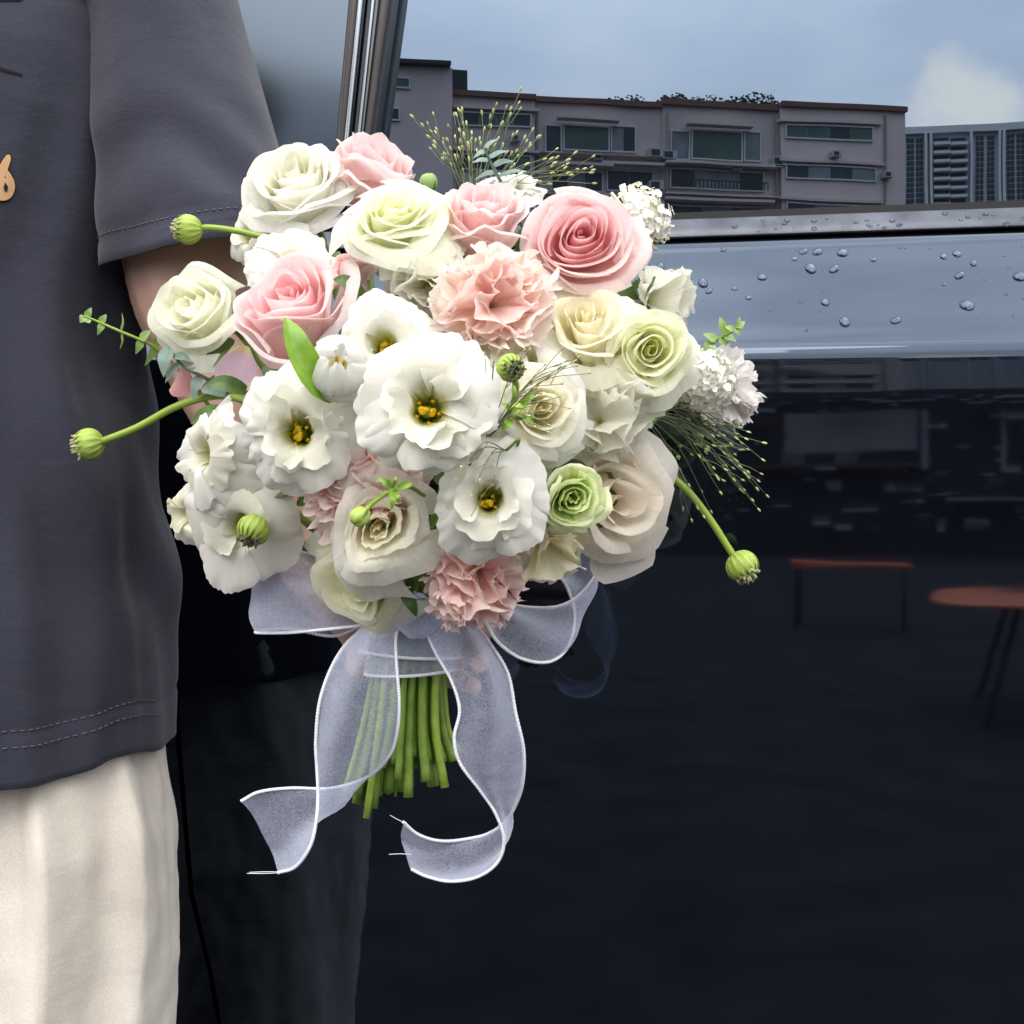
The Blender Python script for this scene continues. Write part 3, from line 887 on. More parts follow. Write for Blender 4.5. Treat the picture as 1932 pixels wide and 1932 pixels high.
MB().grid(np.concatenate([P, [lip], [ins]]), close_u=True, flip=True).build('sleeve', SHIRT, shirt)
# far sleeve
Q = P.copy(); Q[:, :, 0] = 2 * X0 - Q[:, :, 0]
Q = Q - np.array([.02, 0, 0])
MB().grid(Q, close_u=True).build('sleeve', SHIRT, shirt)

# stitched hem lines: short proud dashes
def stitches(ring, z_up, every, parent, skip=()):
    mb = MB(); m = len(ring)
    big = spline(np.vstack([ring, ring[:1]]), m * 6)
    for k in range(0, len(big) - every, every):
        a, b_ = big[k], big[k + max(2, int(every * .62))]
        if a[1] > PC[1]: continue
        o = (a + b_) / 2; rad = np.array([o[0] - PC[0], o[1] - PC[1], 0]); rad /= np.linalg.norm(rad) + 1e-9
        mb.tube([a + rad * .0006, o + rad * .0009, b_ + rad * .0006], .00042, 5)
    s_ = mb.build('hem_stitching', STITCH, parent); s_['kind'] = 'stuff'
i0 = int(np.argmin(abs(zs - .828)))
stitches(rings[i0], 0, 5, shirt)
i1 = int(np.argmin(abs(zs - .818)))
stitches(rings[i1], 0, 5, shirt)
mb = MB()
big = spline(np.vstack([P[int(nsl * .925)], P[int(nsl * .925)][:1]]), 400)
for k in range(0, 396, 4):
    a, b_ = big[k], big[k + 2]
    c_ = big.mean(0); o = (a + b_) / 2; rad = (o - c_) / np.linalg.norm(o - c_)
    mb.tube([a + rad * .0006, o + rad * .0009, b_ + rad * .0006], .0004, 5)
s_ = mb.build('cuff_stitching', STITCH, shirt); s_['kind'] = 'stuff'

# printed shapes on the chest, hugging the cloth
bm_ = bmesh.new(); bm_.from_mesh(shirt.data); bvh = BVHTree.FromBMesh(bm_)
def on_shirt(u, v, off):
    d = Vector(((u - 966) * K, 1, -(v - 966) * K)).normalized()
    hit, nrm, idx, dist = bvh.ray_cast(Vector((0, 0, H)), d)
    if hit is None: return None
    return np.array(hit - d * off)
def print_patch(name, outline, mat, off):
    c = np.mean(outline, axis=0)
    n = len(outline); rows = [[], [], [], []]
    for k, s in enumerate((.05, .4, .75, 1.0)):
        for q in outline:
            p = on_shirt(*(c + (np.array(q) - c) * s), off)
            if p is None: return
            rows[k].append(p)
    MB().grid(np.array(rows), close_u=True).build(name, mat, shirt)
P_TAN = flat_mat('print_tan', (.56, .33, .17), .8, .2); P_INK = flat_mat('print_black', (.01, .009, .01), .8, .2); P_PINK = flat_mat('print_pink', (.72, .30, .38), .8, .2)
tear = [(-14, 332), (-4, 318), (5, 302), (13, 292), (19, 293), (20, 303), (14, 318), (20, 328), (27, 342), (28, 356), (22, 371), (10, 378), (-6, 376), (-16, 360)]
def grow(o, g):
    c = np.mean(o, axis=0)
    return [tuple(np.array(q) + (np.array(q) - c) / np.linalg.norm(np.array(q) - c) * g) for q in o]
tear = [tuple(q) for q in spline(np.array(tear + tear[:1], float), 40)[:-1]]
print_patch('shirt_print', grow(tear, 2.6), P_INK, .0010)
print_patch('shirt_print', tear, P_TAN, .0016)
print_patch('shirt_print', [(7, 353), (10, 344), (15, 352), (14, 361), (9, 361)], P_INK, .0022)
print_patch('shirt_print', [(-6, 125), (10, 129), (43, 139), (42, 143), (10, 135), (-6, 130)], P_INK, .0010)
print_patch('shirt_print', [(-20, -14), (44, -14), (45, -3), (38, 2), (-20, 2)], P_INK, .0010)
print_patch('shirt_print', [(-20, -14), (41, -14), (42, -4), (36, -1), (-20, -1)], P_PINK, .0016)

# trousers: two legs with pressed pleats
def leg_tube(cx, sgn, name):
    zz = np.concatenate([np.linspace(.95, .06, 90)]); m = 140
    G = np.zeros((len(zz), m, 3))
    for i, z in enumerate(zz):
        rx = np.interp(z, [.06, .4, .56, .68, .74, .80, .95], [.115, .120, .131, .134, .131, .120, .10])
        ry = np.interp(z, [.06, .4, .6, .80, .95], [.115, .120, .122, .104, .095])
        for j in range(m):
            a = 2 * math.pi * j / m
            c, s = math.cos(a), math.sin(a)
            d = 0
            for (a0, w_, amp, sl) in ((4.62, .40, .028, .10), (5.22, .34, .026, .30), (5.72, .22, .014, .35), (4.05, .36, .022, -.1)):
                q = (a - (a0 + sl * (z - .8))) / w_
                d += amp * (math.exp(-max(q, 0) * 1.1) * smoothstep(-.12, .02, q) - .4 * math.exp(-((q + .6) / .5) ** 2)) * smoothstep(.25, .55, z) * smoothstep(.85, .73, z)
            d += .012 * nz3(c * .9, s * .9, z * 1.6 + 11 + sgn, 2.4) + .003 * nz3(c * 2, s * 2, z * 9, 4)
            x = cx + (rx + d) * c; y = PC[1] + .01 + (ry + d) * s
            G[i, j] = (x, y, z)
    lip = G[-1].copy(); c0 = lip.mean(0); lip = c0 + (lip - c0) * .97; lip[:, 2] += .015
    return MB().grid(np.concatenate([G, [lip]]), close_u=True, flip=True).build(name, TROU, person)
lg = leg_tube(X0 + .118, 1, 'trouser_leg')
leg_tube(X0 - .118, -1, 'trouser_leg')
SHOE = flat_mat('white_shoe', (.6, .6, .58), .6, .3)
for sgn in (-1, 1):
    MB().ball((X0 + sgn * .095, Y0 - .03, .05), (.05, .14, .055), None, 18, 12).build('shoe', SHOE, person)
# ------------------------------------------------------------------ flowers: materials
def petal_mat(name, throat, t_end=.38, trans=.30, vein=.05, rim=.25, rough=.68, bump=.34):
    m, t, b = new_mat(name)
    b.inputs['Roughness'].default_value = rough
    b.inputs['Specular IOR Level'].default_value = .16
    b.inputs['Sheen Weight'].default_value = .12
    oi = N(t, 'ShaderNodeObjectInfo')
    uv = N(t, 'ShaderNodeUVMap')
    sp_ = N(t, 'ShaderNodeSeparateXYZ'); L(t, uv.outputs['UV'], sp_.inputs['Vector'])
    rp_ = N(t, 'ShaderNodeValToRGB')
    rp_.color_ramp.elements[0].position = .10; rp_.color_ramp.elements[0].color = (1, 1, 1, 1)
    rp_.color_ramp.elements[1].position = t_end; rp_.color_ramp.elements[1].color = (0, 0, 0, 1)
    L(t, sp_.outputs['Y'], rp_.inputs['Fac'])
    mx1 = N(t, 'ShaderNodeMixRGB'); mx1.inputs['Color2'].default_value = (*throat, 1)
    L(t, rp_.outputs['Color'], mx1.inputs['Fac']); L(t, oi.outputs['Color'], mx1.inputs['Color1'])
    rr = N(t, 'ShaderNodeValToRGB')
    rr.color_ramp.elements[0].position = .72; rr.color_ramp.elements[0].color = (0, 0, 0, 1)
    rr.color_ramp.elements[1].position = 1; rr.color_ramp.elements[1].color = (rim, rim, rim, 1)
    L(t, sp_.outputs['Y'], rr.inputs['Fac'])
    mx2 = N(t, 'ShaderNodeMixRGB'); mx2.inputs['Color2'].default_value = (.86, .84, .80, 1)
    L(t, rr.outputs['Color'], mx2.inputs['Fac']); L(t, mx1.outputs['Color'], mx2.inputs['Color1'])
    # veins running along the petal, and a soft mottling
    mp_ = N(t, 'ShaderNodeMapping'); mp_.inputs['Scale'].default_value = (16, 1.6, 1)
    L(t, uv.outputs['UV'], mp_.inputs['Vector'])
    nv = N(t, 'ShaderNodeTexNoise'); nv.inputs['Scale'].default_value = 1.5; nv.inputs['Detail'].default_value = 4
    L(t, mp_.outputs['Vector'], nv.inputs['Vector'])
    hs = N(t, 'ShaderNodeHueSaturation')
    mr = N(t, 'ShaderNodeMapRange'); mr.inputs['From Min'].default_value = .3; mr.inputs['From Max'].default_value = .7
    mr.inputs['To Min'].default_value = 1 - vein; mr.inputs['To Max'].default_value = 1 + vein
    L(t, nv.outputs['Fac'], mr.inputs['Value']); L(t, mr.outputs['Result'], hs.inputs['Value'])
    L(t, mx2.outputs['Color'], hs.inputs['Color'])
    L(t, hs.outputs['Color'], b.inputs['Base Color'])
    bp = N(t, 'ShaderNodeBump'); bp.inputs['Strength'].default_value = bump; bp.inputs['Distance'].default_value = .0012
    L(t, nv.outputs['Fac'], bp.inputs['Height']); L(t, bp.outputs['Normal'], b.inputs['Normal'])
    tr = N(t, 'ShaderNodeBsdfTranslucent'); L(t, hs.outputs['Color'], tr.inputs['Color'])
    L(t, bp.outputs['Normal'], tr.inputs['Normal'])
    ms_ = N(t, 'ShaderNodeMixShader'); ms_.inputs['Fac'].default_value = trans
    L(t, b.outputs['BSDF'], ms_.inputs[1]); L(t, tr.outputs['BSDF'], ms_.inputs[2])
    L(t, ms_.outputs['Shader'], t.nodes['Material Output'].inputs['Surface'])
    return m
PET_W = petal_mat('white_petal', (.76, .78, .36), .28, .54, .05)
PET_L = petal_mat('lisianthus_petal', (.60, .60, .035), .46, .34, .03, bump=.15)
PET_P = petal_mat('pink_petal', (.72, .60, .34), .22, .48, .05, .42)
PET_C = petal_mat('carnation_petal', (.70, .58, .32), .30, .40, .06, .35)
PET_G = petal_mat('lime_petal', (.40, .56, .06), .5, .36, .03)

def green_mat(name, c1, c2, rough=.5, trans=.15, scale=40):
    m, t, b = new_mat(name)
    b.inputs['Roughness'].default_value = rough
    tcn = N(t, 'ShaderNodeTexCoord')
    n1 = N(t, 'ShaderNodeTexNoise'); n1.inputs['Scale'].default_value = scale; n1.inputs['Detail'].default_value = 5
    mpn = N(t, 'ShaderNodeMapping'); mpn.inputs['Scale'].default_value = (3, 3, .6)
    L(t, tcn.outputs['Object'], mpn.inputs['Vector']); L(t, mpn.outputs['Vector'], n1.inputs['Vector'])
    r = N(t, 'ShaderNodeValToRGB'); r.color_ramp.elements[0].position = .3; r.color_ramp.elements[1].position = .7
    r.color_ramp.elements[0].color = (*c1, 1); r.color_ramp.elements[1].color = (*c2, 1)
    L(t, n1.outputs['Fac'], r.inputs['Fac']); L(t, r.outputs['Color'], b.inputs['Base Color'])
    bp = N(t, 'ShaderNodeBump'); bp.inputs['Strength'].default_value = .3; bp.inputs['Distance'].default_value = .0008
    L(t, n1.outputs['Fac'], bp.inputs['Height']); L(t, bp.outputs['Normal'], b.inputs['Normal'])
    if trans:
        tr = N(t, 'ShaderNodeBsdfTranslucent'); L(t, r.outputs['Color'], tr.inputs['Color'])
        ms_ = N(t, 'ShaderNodeMixShader'); ms_.inputs['Fac'].default_value = trans
        L(t, b.outputs['BSDF'], ms_.inputs[1]); L(t, tr.outputs['BSDF'], ms_.inputs[2])
        L(t, ms_.outputs['Shader'], t.nodes['Material Output'].inputs['Surface'])
    return m
STEM = green_mat('stem_green', (.10, .19, .02), (.20, .31, .045), .42, 0)
STEM2 = green_mat('stem_yellow_green', (.20, .30, .03), (.30, .42, .06), .45, .05)
SEPAL = green_mat('sepal_green', (.06, .11, .02), (.13, .20, .04), .5, .1)
LEAF = green_mat('leaf_green', (.045, .10, .015), (.09, .17, .03), .38, .18)
LEAFB = green_mat('leaf_bright_green', (.14, .28, .02), (.24, .42, .04), .38, .25)
EUC = green_mat('eucalyptus_blue_green', (.14, .22, .19), (.24, .33, .28), .6, .12)
EUCY = green_mat('eucalyptus_young', (.22, .38, .10), (.34, .50, .16), .5, .2)
PODG = green_mat('pod_green', (.26, .38, .045), (.42, .54, .11), .55, .08, 90)
PODT = green_mat('pod_tip', (.26, .27, .12), (.46, .46, .24), .7, 0, 120)
PODD = green_mat('pod_dark_tip', (.05, .05, .03), (.15, .15, .08), .8, 0, 160)
YEL = flat_mat('stigma_yellow', (.74, .44, .008), .5, .3, var=.2, scale=120, bump=.4, bdist=.0008, bscale=500)
OVARY = flat_mat('ovary_green', (.20, .26, .02), .5, .3, scale=80)
GRASSM = green_mat('panicum_stalk', (.10, .13, .045), (.20, .24, .10), .6, 0)
SEEDM = flat_mat('panicum_seed', (.42, .46, .20), .6, .3, var=.3, scale=60)
FLOR = flat_mat('scabiosa_white', (.90, .885, .82), .5, .3, var=.05, scale=80)
FLORC = flat_mat('scabiosa_tube', (.80, .77, .60), .6, .3, var=.15, scale=60)

# ------------------------------------------------------------------ flowers: shapes
class Warp:
    """smooth irregular push that bends a whole flower so that no two petals sit alike"""
    def __init__(self, rng, R, amp, freq=1.5, k=7):
        self.R, self.amp = R, amp
        self.k = np.array([[rng.gauss(0, freq) for _ in range(3)] for _ in range(k)])
        self.d = np.array([[rng.gauss(0, 1) for _ in range(3)] for _ in range(k)]) * amp * R / math.sqrt(k)
        self.p = np.array([rng.uniform(0, 6.28) for _ in range(k)])
    def __call__(self, P):
        S = np.sin((P / self.R) @ self.k.T + self.p)
        return P + S @ self.d
def tilt(P, phi, ang, z0):
    """lean a petal outward by ang about the tangent at its base"""
    d = np.array([math.cos(phi), math.sin(phi)])
    r = P[..., 0] * d[0] + P[..., 1] * d[1]; s = -P[..., 0] * d[1] + P[..., 1] * d[0]; z = P[..., 2] - z0
    r2 = r * math.cos(ang) + z * math.sin(ang); z2 = -r * math.sin(ang) + z * math.cos(ang)
    return np.stack([r2 * d[0] - s * d[1], r2 * d[1] + s * d[0], z2 + z0], -1)
def petal_obj(P, uv, mat, root, col, name='petal', flip=False):
    o = MB().grid(P, uv, flip).build(name, mat, root)
    o.color = (*[float(min(1, max(0, c))) for c in col], 1)
    return o
def UV(na, nt):
    a, t = np.meshgrid(np.linspace(0, 1, na), np.linspace(0, 1, nt))
    return np.stack([a, t], -1)
def lerp(c1, c2, f):
    return np.array(c1) * (1 - f) + np.array(c2) * f

def rose(root, R, Hd, rng, cin, cout, mat, n=26, opn=.6, ruffle=0.0, wob=.11, flat=.0, na=17, nt=13, tight=1.0, pointed=.05, drop=()):
    """spiral of cupped petals about local +Z; opn 0 bud .. 1 blown"""
    A, T = np.meshgrid(np.linspace(-1, 1, na), np.linspace(0, 1, nt))
    uv = UV(na, nt)
    ph = rng.uniform(0, 6.28)
    warp = Warp(rng, R, wob); fine = Warp(rng, R, .035, 3.6)
    for i in range(n):
        f = i / (n - 1)
        phi0 = ph + i * 2.39996 + rng.uniform(-.35, .35)
        rho = R * (.06 + (.74 - .10 * opn) * f ** (.85 * tight)) * rng.uniform(.95, 1.06)
        zr = Hd * (.90 + .14 * math.sin(math.pi * min(1, f * .95)) - .42 * opn * f ** 2.4 - flat * f) * rng.uniform(.96, 1.04)
        hw = math.radians(118 - 56 * f ** .7) * rng.uniform(.9, 1.1)
        w = .50 + .50 * np.sqrt(np.clip(T * 1.3, 0, 1))
        shape = 1 - .20 * np.abs(A) ** 3.2 + pointed * f * np.exp(-(A / .2) ** 2)
        p1, p2, p3 = rng.uniform(0, 6.28), rng.uniform(0, 6.28), rng.uniform(0, 6.28)
        r = R * .05 * (1 - T) + rho * np.sin(np.pi / 2 * np.clip(T * 1.18, 0, 1)) ** .75
        r = r * (1 + .15 * np.sin(np.pi * T) * (1 - .4 * f))
        if f < .45:
            r = r * (1 - .30 * (1 - f / .45) * T ** 2)
        z = zr * T ** 1.08 * shape
        t0 = .60
        q = np.clip((T - t0) / (1 - t0), 0, 1)
        fl = opn * f ** 1.4 * rng.uniform(.75, 1.25)
        r = r + R * .42 * fl * q ** 1.7
        z = z - R * .46 * fl * f * q ** 2.2
        # curl right at the rim, and side edges rolled back
        qe = np.clip((T - .80) / .20, 0, 1); rl_ = rng.uniform(.6, 1.5)
        r = r + R * .085 * rl_ * (.30 + f) * qe ** 1.4
        z = z - R * .075 * rl_ * (.2 + f) * qe ** 2.4
        ed = np.clip((np.abs(A) - .55) / .45, 0, 1)
        r = r + R * .13 * f * opn * ed ** 2 * T
        r = r * (1 + .12 * A * (1 - .35 * f))
        r = r + R * .020 * np.sin(3.1 * A + p1) * T * (.5 + f)
        z = z + R * .035 * np.sin(2.6 * A + p2) * T ** 2 * (.4 + f)
        if ruffle:
            amp = ruffle * R * T ** 4
            z = z + amp * (.6 * np.sin(9 * A + p3) + .4 * np.sin(17 * A + p1))
            r = r + amp * (.6 * np.sin(11 * A + p2) + .35 * np.sin(21 * A + p3))
        a = phi0 + hw * A * w
        P = np.stack([r * np.cos(a), r * np.sin(a), z], -1)
        P = tilt(P, phi0, rng.gauss(0, .055) * (.3 + f), 0)
        P = fine(warp(P))
        col = lerp(cin, cout, f ** .8) * rng.uniform(.965, 1.03)
        petal_obj(P, uv, mat, root, col)
    # green calyx
    sep = MB().ball((0, 0, 0), (R * .17, R * .17, R * .17), None, 10, 7)
    sep.build('calyx', SEPAL, root)
    for k in range(5):
        a0 = k * 1.2566 + ph
        S = np.zeros((7, 5, 3))
        for ii, t_ in enumerate(np.linspace(0, 1, 7)):
            for jj, s_ in enumerate(np.linspace(-1, 1, 5)):
                ww = R * .13 * (1 - t_) ** .8 * s_
                rr = R * (.12 + .55 * math.sin(t_ * 2.2) * .6)
                zz = Hd * (.02 + .34 * t_ - .30 * t_ ** 2.2)
                S[ii, jj] = (rr * math.cos(a0) - ww * math.sin(a0), rr * math.sin(a0) + ww * math.cos(a0), zz - R * .05 * abs(s_))
        MB().grid(S).build('sepal', SEPAL, root)

def lisianthus(root, R, Hd, rng, cin, cout, mat=None, layers=((5, 1.0, .0), (5, .86, .2), (3, .60, .8)), ruffle=.05, na=33, nt=19, stamens=True):
    """ruffled trumpet: layers of (count, radius factor, uprightness)"""
    mat = mat or PET_L
    A, T = np.meshgrid(np.linspace(-1, 1, na), np.linspace(0, 1, nt))
    uv = UV(na, nt)
    ph = rng.uniform(0, 6.28)
    warp = Warp(rng, R, .13, 1.3); fine = Warp(rng, R, .03, 3.5)
    for li, (cnt, rf, upr) in enumerate(layers):
        for k in range(cnt):
            phi0 = ph + li * .7 + k * 2 * math.pi / cnt + rng.uniform(-.22, .22)
            rf_ = rf * rng.uniform(.90, 1.06); up_ = min(1, max(0, upr + rng.uniform(-.14, .18)))
            hw = math.radians(rng.uniform(235, 300) / cnt)
            w = .34 + .66 * np.sin(np.pi / 2 * np.clip(T * 1.2, 0, 1)) ** .8
            q1, q2, q3, q4 = [rng.uniform(0, 6.28) for _ in range(4)]
            # throat rises steeply, then the blade opens out flat
            r = R * rf_ * (.12 + .14 * up_ + (.46 + .12 * up_) * T + (.42 - .26 * up_) * smoothstep(.30, 1.10, T) ** (1.15 + .5 * up_) * 1.05)
            z = Hd * (.95 - .05 * li) * np.sin(np.pi / 2 * np.clip(T * 1.75, 0, 1)) ** 1.1 + Hd * .55 * up_ * T ** 1.7
            qq = np.clip((T - .55) / .45, 0, 1)
            z = z - R * .34 * (1 - up_) * qq ** 1.7 * rng.uniform(.5, 1.35)
            shape = 1 - .16 * np.abs(A) ** 2.8
            r = r * shape
            g = np.clip((T - .35) / .65, 0, 1) ** 1.6
            rim = np.clip((T - .72) / .28, 0, 1) ** 1.6
            amp = ruffle * R * (1 + .9 * up_)
            z = z + amp * g * (.95 * np.sin(2.7 * A + q1) + .55 * np.sin(5.3 * A + q2)) + amp * rim * (.42 * np.sin(12 * A + q3) + .22 * np.sin(23 * A + q4))
            r = r + amp * rim * (.45 * np.sin(9.5 * A + q4) + .25 * np.sin(19 * A + q1))
            z = z + R * .10 * (A * (1 if k % 2 else -1)) * T ** 1.3
            # one side of an inner petal may fold over the throat
            if li == len(layers) - 1 and k < 2:
                r = r * (1 - .34 * np.clip(A, 0, 1) ** 1.5 * g); z = z + R * .10 * np.clip(A, 0, 1) * g
            tooth = np.clip((T - .90) / .1, 0, 1)
            r = r + R * .014 * tooth * np.array([rng.uniform(-1, 1) for _ in range(na)])[None, :]
            a = phi0 + hw * A * w
            P = np.stack([r * np.cos(a), r * np.sin(a), z], -1)
            P = tilt(P, phi0, rng.gauss(0, .07), Hd * .3)
            base_ = P
            P = fine(warp(P))
            m_ = np.clip(np.hypot(base_[..., 0], base_[..., 1]) / (R * .45), 0, 1)[..., None]
            P = base_ * (1 - m_) + P * m_
            petal_obj(P, uv, mat, root, lerp(cin, cout, 1 - li / max(1, len(layers) - 1)) * rng.uniform(.97, 1.02))
    if stamens:
        MB().ball((0, 0, Hd * .28), (R * .09, R * .09, R * .22), None, 10, 8).build('ovary', OVARY, root)
        MB().tube([(0, 0, Hd * .38), (R * .01, 0, Hd * .66)], [R * .035, R * .03], 8).build('style', OVARY, root)
        for s in (-1, 1):
            a = ph + 1
            MB().ball((s * R * .05 * math.cos(a), s * R * .05 * math.sin(a), Hd * (.60 + .03 * s)), (R * .075, R * .055, R * .045), None, 12, 8, lambda t, p: 1 + .16 * math.sin(3 * p + s) + .1 * math.sin(5 * t)).build('stigma', YEL, root)
        for k in range(5):
            a = ph + .4 + k * 1.2566
            e = np.array([R * .15 * math.cos(a), R * .15 * math.sin(a), Hd * rng.uniform(.42, .56)])
            st = MB().tube([(R * .06 * math.cos(a), R * .06 * math.sin(a), Hd * .2), e * [.8, .8, .8], e], R * .014, 5).build('stamen', OVARY, root)
            MB().ball(e, (R * .034, R * .026, R * .024), None, 8, 6).build('anther', YEL, st)
    MB().ball((0, 0, 0), (R * .13, R * .13, R * .16), None, 10, 7).build('calyx', SEPAL, root)

def carnation(root, R, Hd, rng, cin, cout, mat=None, n=20, frill=1.0, na=49, nt=15, teeth=1.0):
    """a dome of broad fan petals, deeply folded and notched along the rim"""
    mat = mat or PET_C
    A, T = np.meshgrid(np.linspace(-1, 1, na), np.linspace(0, 1, nt))
    uv = UV(na, nt)
    warp = Warp(rng, R, .10, 1.6)
    for i in range(n):
        f = (i + .5) / n
        th = math.radians(4 + 88 * f ** .75) * rng.uniform(.85, 1.12)
        phi = i * 2.39996 + rng.uniform(-.4, .4)
        ln = (Hd * math.cos(th) ** 2 + R * math.sin(th) ** 2) * rng.uniform(.84, 1.12)
        wd = R * rng.uniform(.55, .82)
        q1, q2, q3, q4 = [rng.uniform(0, 6.28) for _ in range(4)]
        fan = wd * A * (.14 + .86 * T ** 1.35)
        zig = np.array([rng.uniform(-.035, .035) for j in range(na)])
        zig = zig + .03 * np.sign(np.sin(np.arange(na) * 1.05 + q4))
        along = ln * (T * (1 - .20 * np.abs(A) ** 2.2) + teeth * zig[None, :] * np.clip((T - .8) / .2, 0, 1))
        g = T ** 2.2
        off = frill * R * g * (.24 * np.sin(3.0 * A + q1) + .13 * np.sin(6.3 * A + q2)) + frill * R * T ** 5 * teeth * (.055 * np.sin(14 * A + q3) + .03 * np.sin(25 * A + q1))
        fan = fan + frill * R * g * (.10 * np.sin(6.1 * A + q3) + .05 * np.sin(13 * A + q2))
        off = off + R * .26 * f * T ** 2.2 - R * .18 * (1 - f) * T ** 2 * (1 if i % 2 else -.4)
        along = along - .12 * ln * T ** 3 * f
        d = np.array([math.sin(th) * math.cos(phi), math.sin(th) * math.sin(phi), math.cos(th)])
        s = np.array([-math.sin(phi), math.cos(phi), 0])
        rl = rng.uniform(-.6, .6)
        nn = np.cross(s, d)
        s, nn = s * math.cos(rl) + nn * math.sin(rl), nn * math.cos(rl) - s * math.sin(rl)
        P = along[..., None] * d + fan[..., None] * s - off[..., None] * nn
        petal_obj(warp(P), uv, mat, root, lerp(cin, cout, f) * rng.uniform(.95, 1.04))
    c = MB().tube([(0, 0, -R * .65), (0, 0, -R * .25), (0, 0, 0)], [R * .12, R * .17, R * .14], 10)
    c.build('calyx', SEPAL, root)

def tulip(root, R, Hd, rng, cin, cout, mat=None, opn=.1):
    mat = mat or PET_W
    na, nt = 17, 15
    A, T = np.meshgrid(np.linspace(-1, 1, na), np.linspace(0, 1, nt))
    uv = UV(na, nt)
    for k in range(7):
        f = [0, 0, 0, .5, .5, .5, 1][k]
        phi0 = [0, 2.09, 4.19, 1.05, 3.14, 5.24, 4.3][k] + rng.uniform(-.15, .15)
        q1, q2 = rng.uniform(0, 6.28), rng.uniform(0, 6.28)
        w = np.sin(np.pi * np.clip(.10 + .82 * T, 0, 1)) ** .55
        r = R * (.10 + (.78 + .14 * f) * np.sin(np.pi * (.5 * np.clip(T * 1.5, 0, 1)))) * (1 - (.80 - .34 * f - .25 * opn) * np.clip((T - .5) / .5, 0, 1) ** 1.7)
        z = Hd * T * (1 - .10 * f - (.35 if k == 6 else 0)) * (1 - .10 * np.abs(A) ** 2.5)
        r = r + R * (.05 * np.sin(2.2 * A + q1) + .02 * np.sin(5 * A + q2)) * T ** 1.5
        r = r * (1 + .06 * A)
        a = phi0 + math.radians(58) * A * w
        P = np.stack([r * np.cos(a), r * np.sin(a), z], -1)
        petal_obj(P, uv, mat, root, lerp(cin, cout, f) * rng.uniform(.97, 1.02))
    for k in range(4):
        a = k * 1.57
        MB().ball((R * .16 * math.cos(a), R * .16 * math.sin(a), Hd * .62), (R * .06, R * .06, R * .22), None, 8, 6).build('stamen', YEL, root)

floret_cache = {}
def floret_mesh(q, s):
    key = (q, round(s, 5))
    if key in floret_cache: return floret_cache[key]
    rng = random.Random(q)
    mb = MB()
    n = 5
    for k in range(n):
        a = k * 2 * math.pi / n + rng.uniform(-.2, .2)
        ln = s * rng.uniform(.75, 1.15)
        d = np.array([math.cos(a), math.sin(a), 0]); e = np.array([-math.sin(a), math.cos(a), 0])
        g = []
        for t_, w in ((.12, .14), (.5, .42), (.85, .40), (1.0, .15)):
            g.append([d * ln * t_ + e * s * w * x + np.array([0, 0, s * (.30 * math.sin(t_ * 2.4) + .12 * abs(x))]) for x in (-1, 0, 1)])
        mb.grid(np.array(g))
    mb.ball((0, 0, s * .18), s * .16, None, 6, 4)
    me = mb.mesh('floret'); me.materials.append(FLOR)
    floret_cache[key] = me
    return me
def scabiosa(root, R, rng, n=85, dome=1.35, tubes=0):
    MB().ball((0, 0, 0), (R * .72, R * .72, R * .66), None, 16, 10).build('flower_base', FLORC, root)
    for i in range(n):
        f = (i + .5) / n
        th = math.acos(1 - f * (1 - math.cos(dome))); ph = i * 2.39996
        d = Vector((math.sin(th) * math.cos(ph), math.sin(th) * math.sin(ph), math.cos(th) * .92))
        s = R * rng.uniform(.11, .165)
        o = bpy.data.objects.new('floret', floret_mesh(i % 8, s if tubes == 0 else s)); COL.objects.link(o)
        o.parent = root
        o.rotation_mode = 'QUATERNION'
        o.rotation_quaternion = (d + Vector((rng.gauss(0, .35), rng.gauss(0, .35), rng.gauss(0, .35)))).to_track_quat('Z', 'Y') @ Matrix.Rotation(rng.uniform(0, 6), 3, 'Z').to_quaternion()
        o.location = d * R * rng.uniform(.74, 1.06)
    if tubes:
        mb = MB()
        for k in range(tubes):
            a = rng.uniform(0, 6.28); th = rng.uniform(1.2, 1.75)
            d = np.array([math.sin(th) * math.cos(a), math.sin(th) * math.sin(a), math.cos(th)])
            e = d * R * rng.uniform(.95, 1.25) + [0, 0, -R * rng.uniform(0, .25)]
            mb.tube([d * R * .2 + [0, 0, -R * .35], d * R * .65 + [0, 0, -R * .15], e], [R * .03, R * .04, R * .055], 5)
        t_ = mb.build('floret_tube', FLORC, root); t_['kind'] = 'stuff'

def frame_quat(f, roll=0.0):
    f = Vector(f).normalized()
    if f.z > .9999: return Matrix.Rotation(roll, 3, 'Z').to_quaternion()
    return f.to_track_quat('Z', 'Y') @ Matrix.Rotation(roll, 3, 'Z').to_quaternion()

def leaf_grid(mid, width, fold=.25, droop_dir=(0, 0, 1), shape=.8, n=13, m=7, wave=0.0):
    """blade along the polyline mid; droop_dir is roughly the upper face"""
    M_ = spline(np.array(mid, float), n)
    T_ = np.gradient(M_, axis=0); T_ /= np.linalg.norm(T_, axis=1, keepdims=True)
    upv = np.array(droop_dir, float)
    P = np.zeros((n, m, 3))
    for i in range(n):
        s = np.cross(T_[i], upv); s /= np.linalg.norm(s) + 1e-9
        nn = np.cross(s, T_[i])
        t_ = i / (n - 1)
        w = width * (math.sin(math.pi * min(1, .04 + .96 * t_ ** shape)) ** .8 if t_ < 1 else .0)
        for j in range(m):
            x = -1 + 2 * j / (m - 1)
            P[i, j] = M_[i] + s * w * x + nn * (fold * w * abs(x) + wave * w * math.sin(t_ * 9 + (x > 0) * 2) * abs(x))
    uv = UV(m, n)
    return P, uv
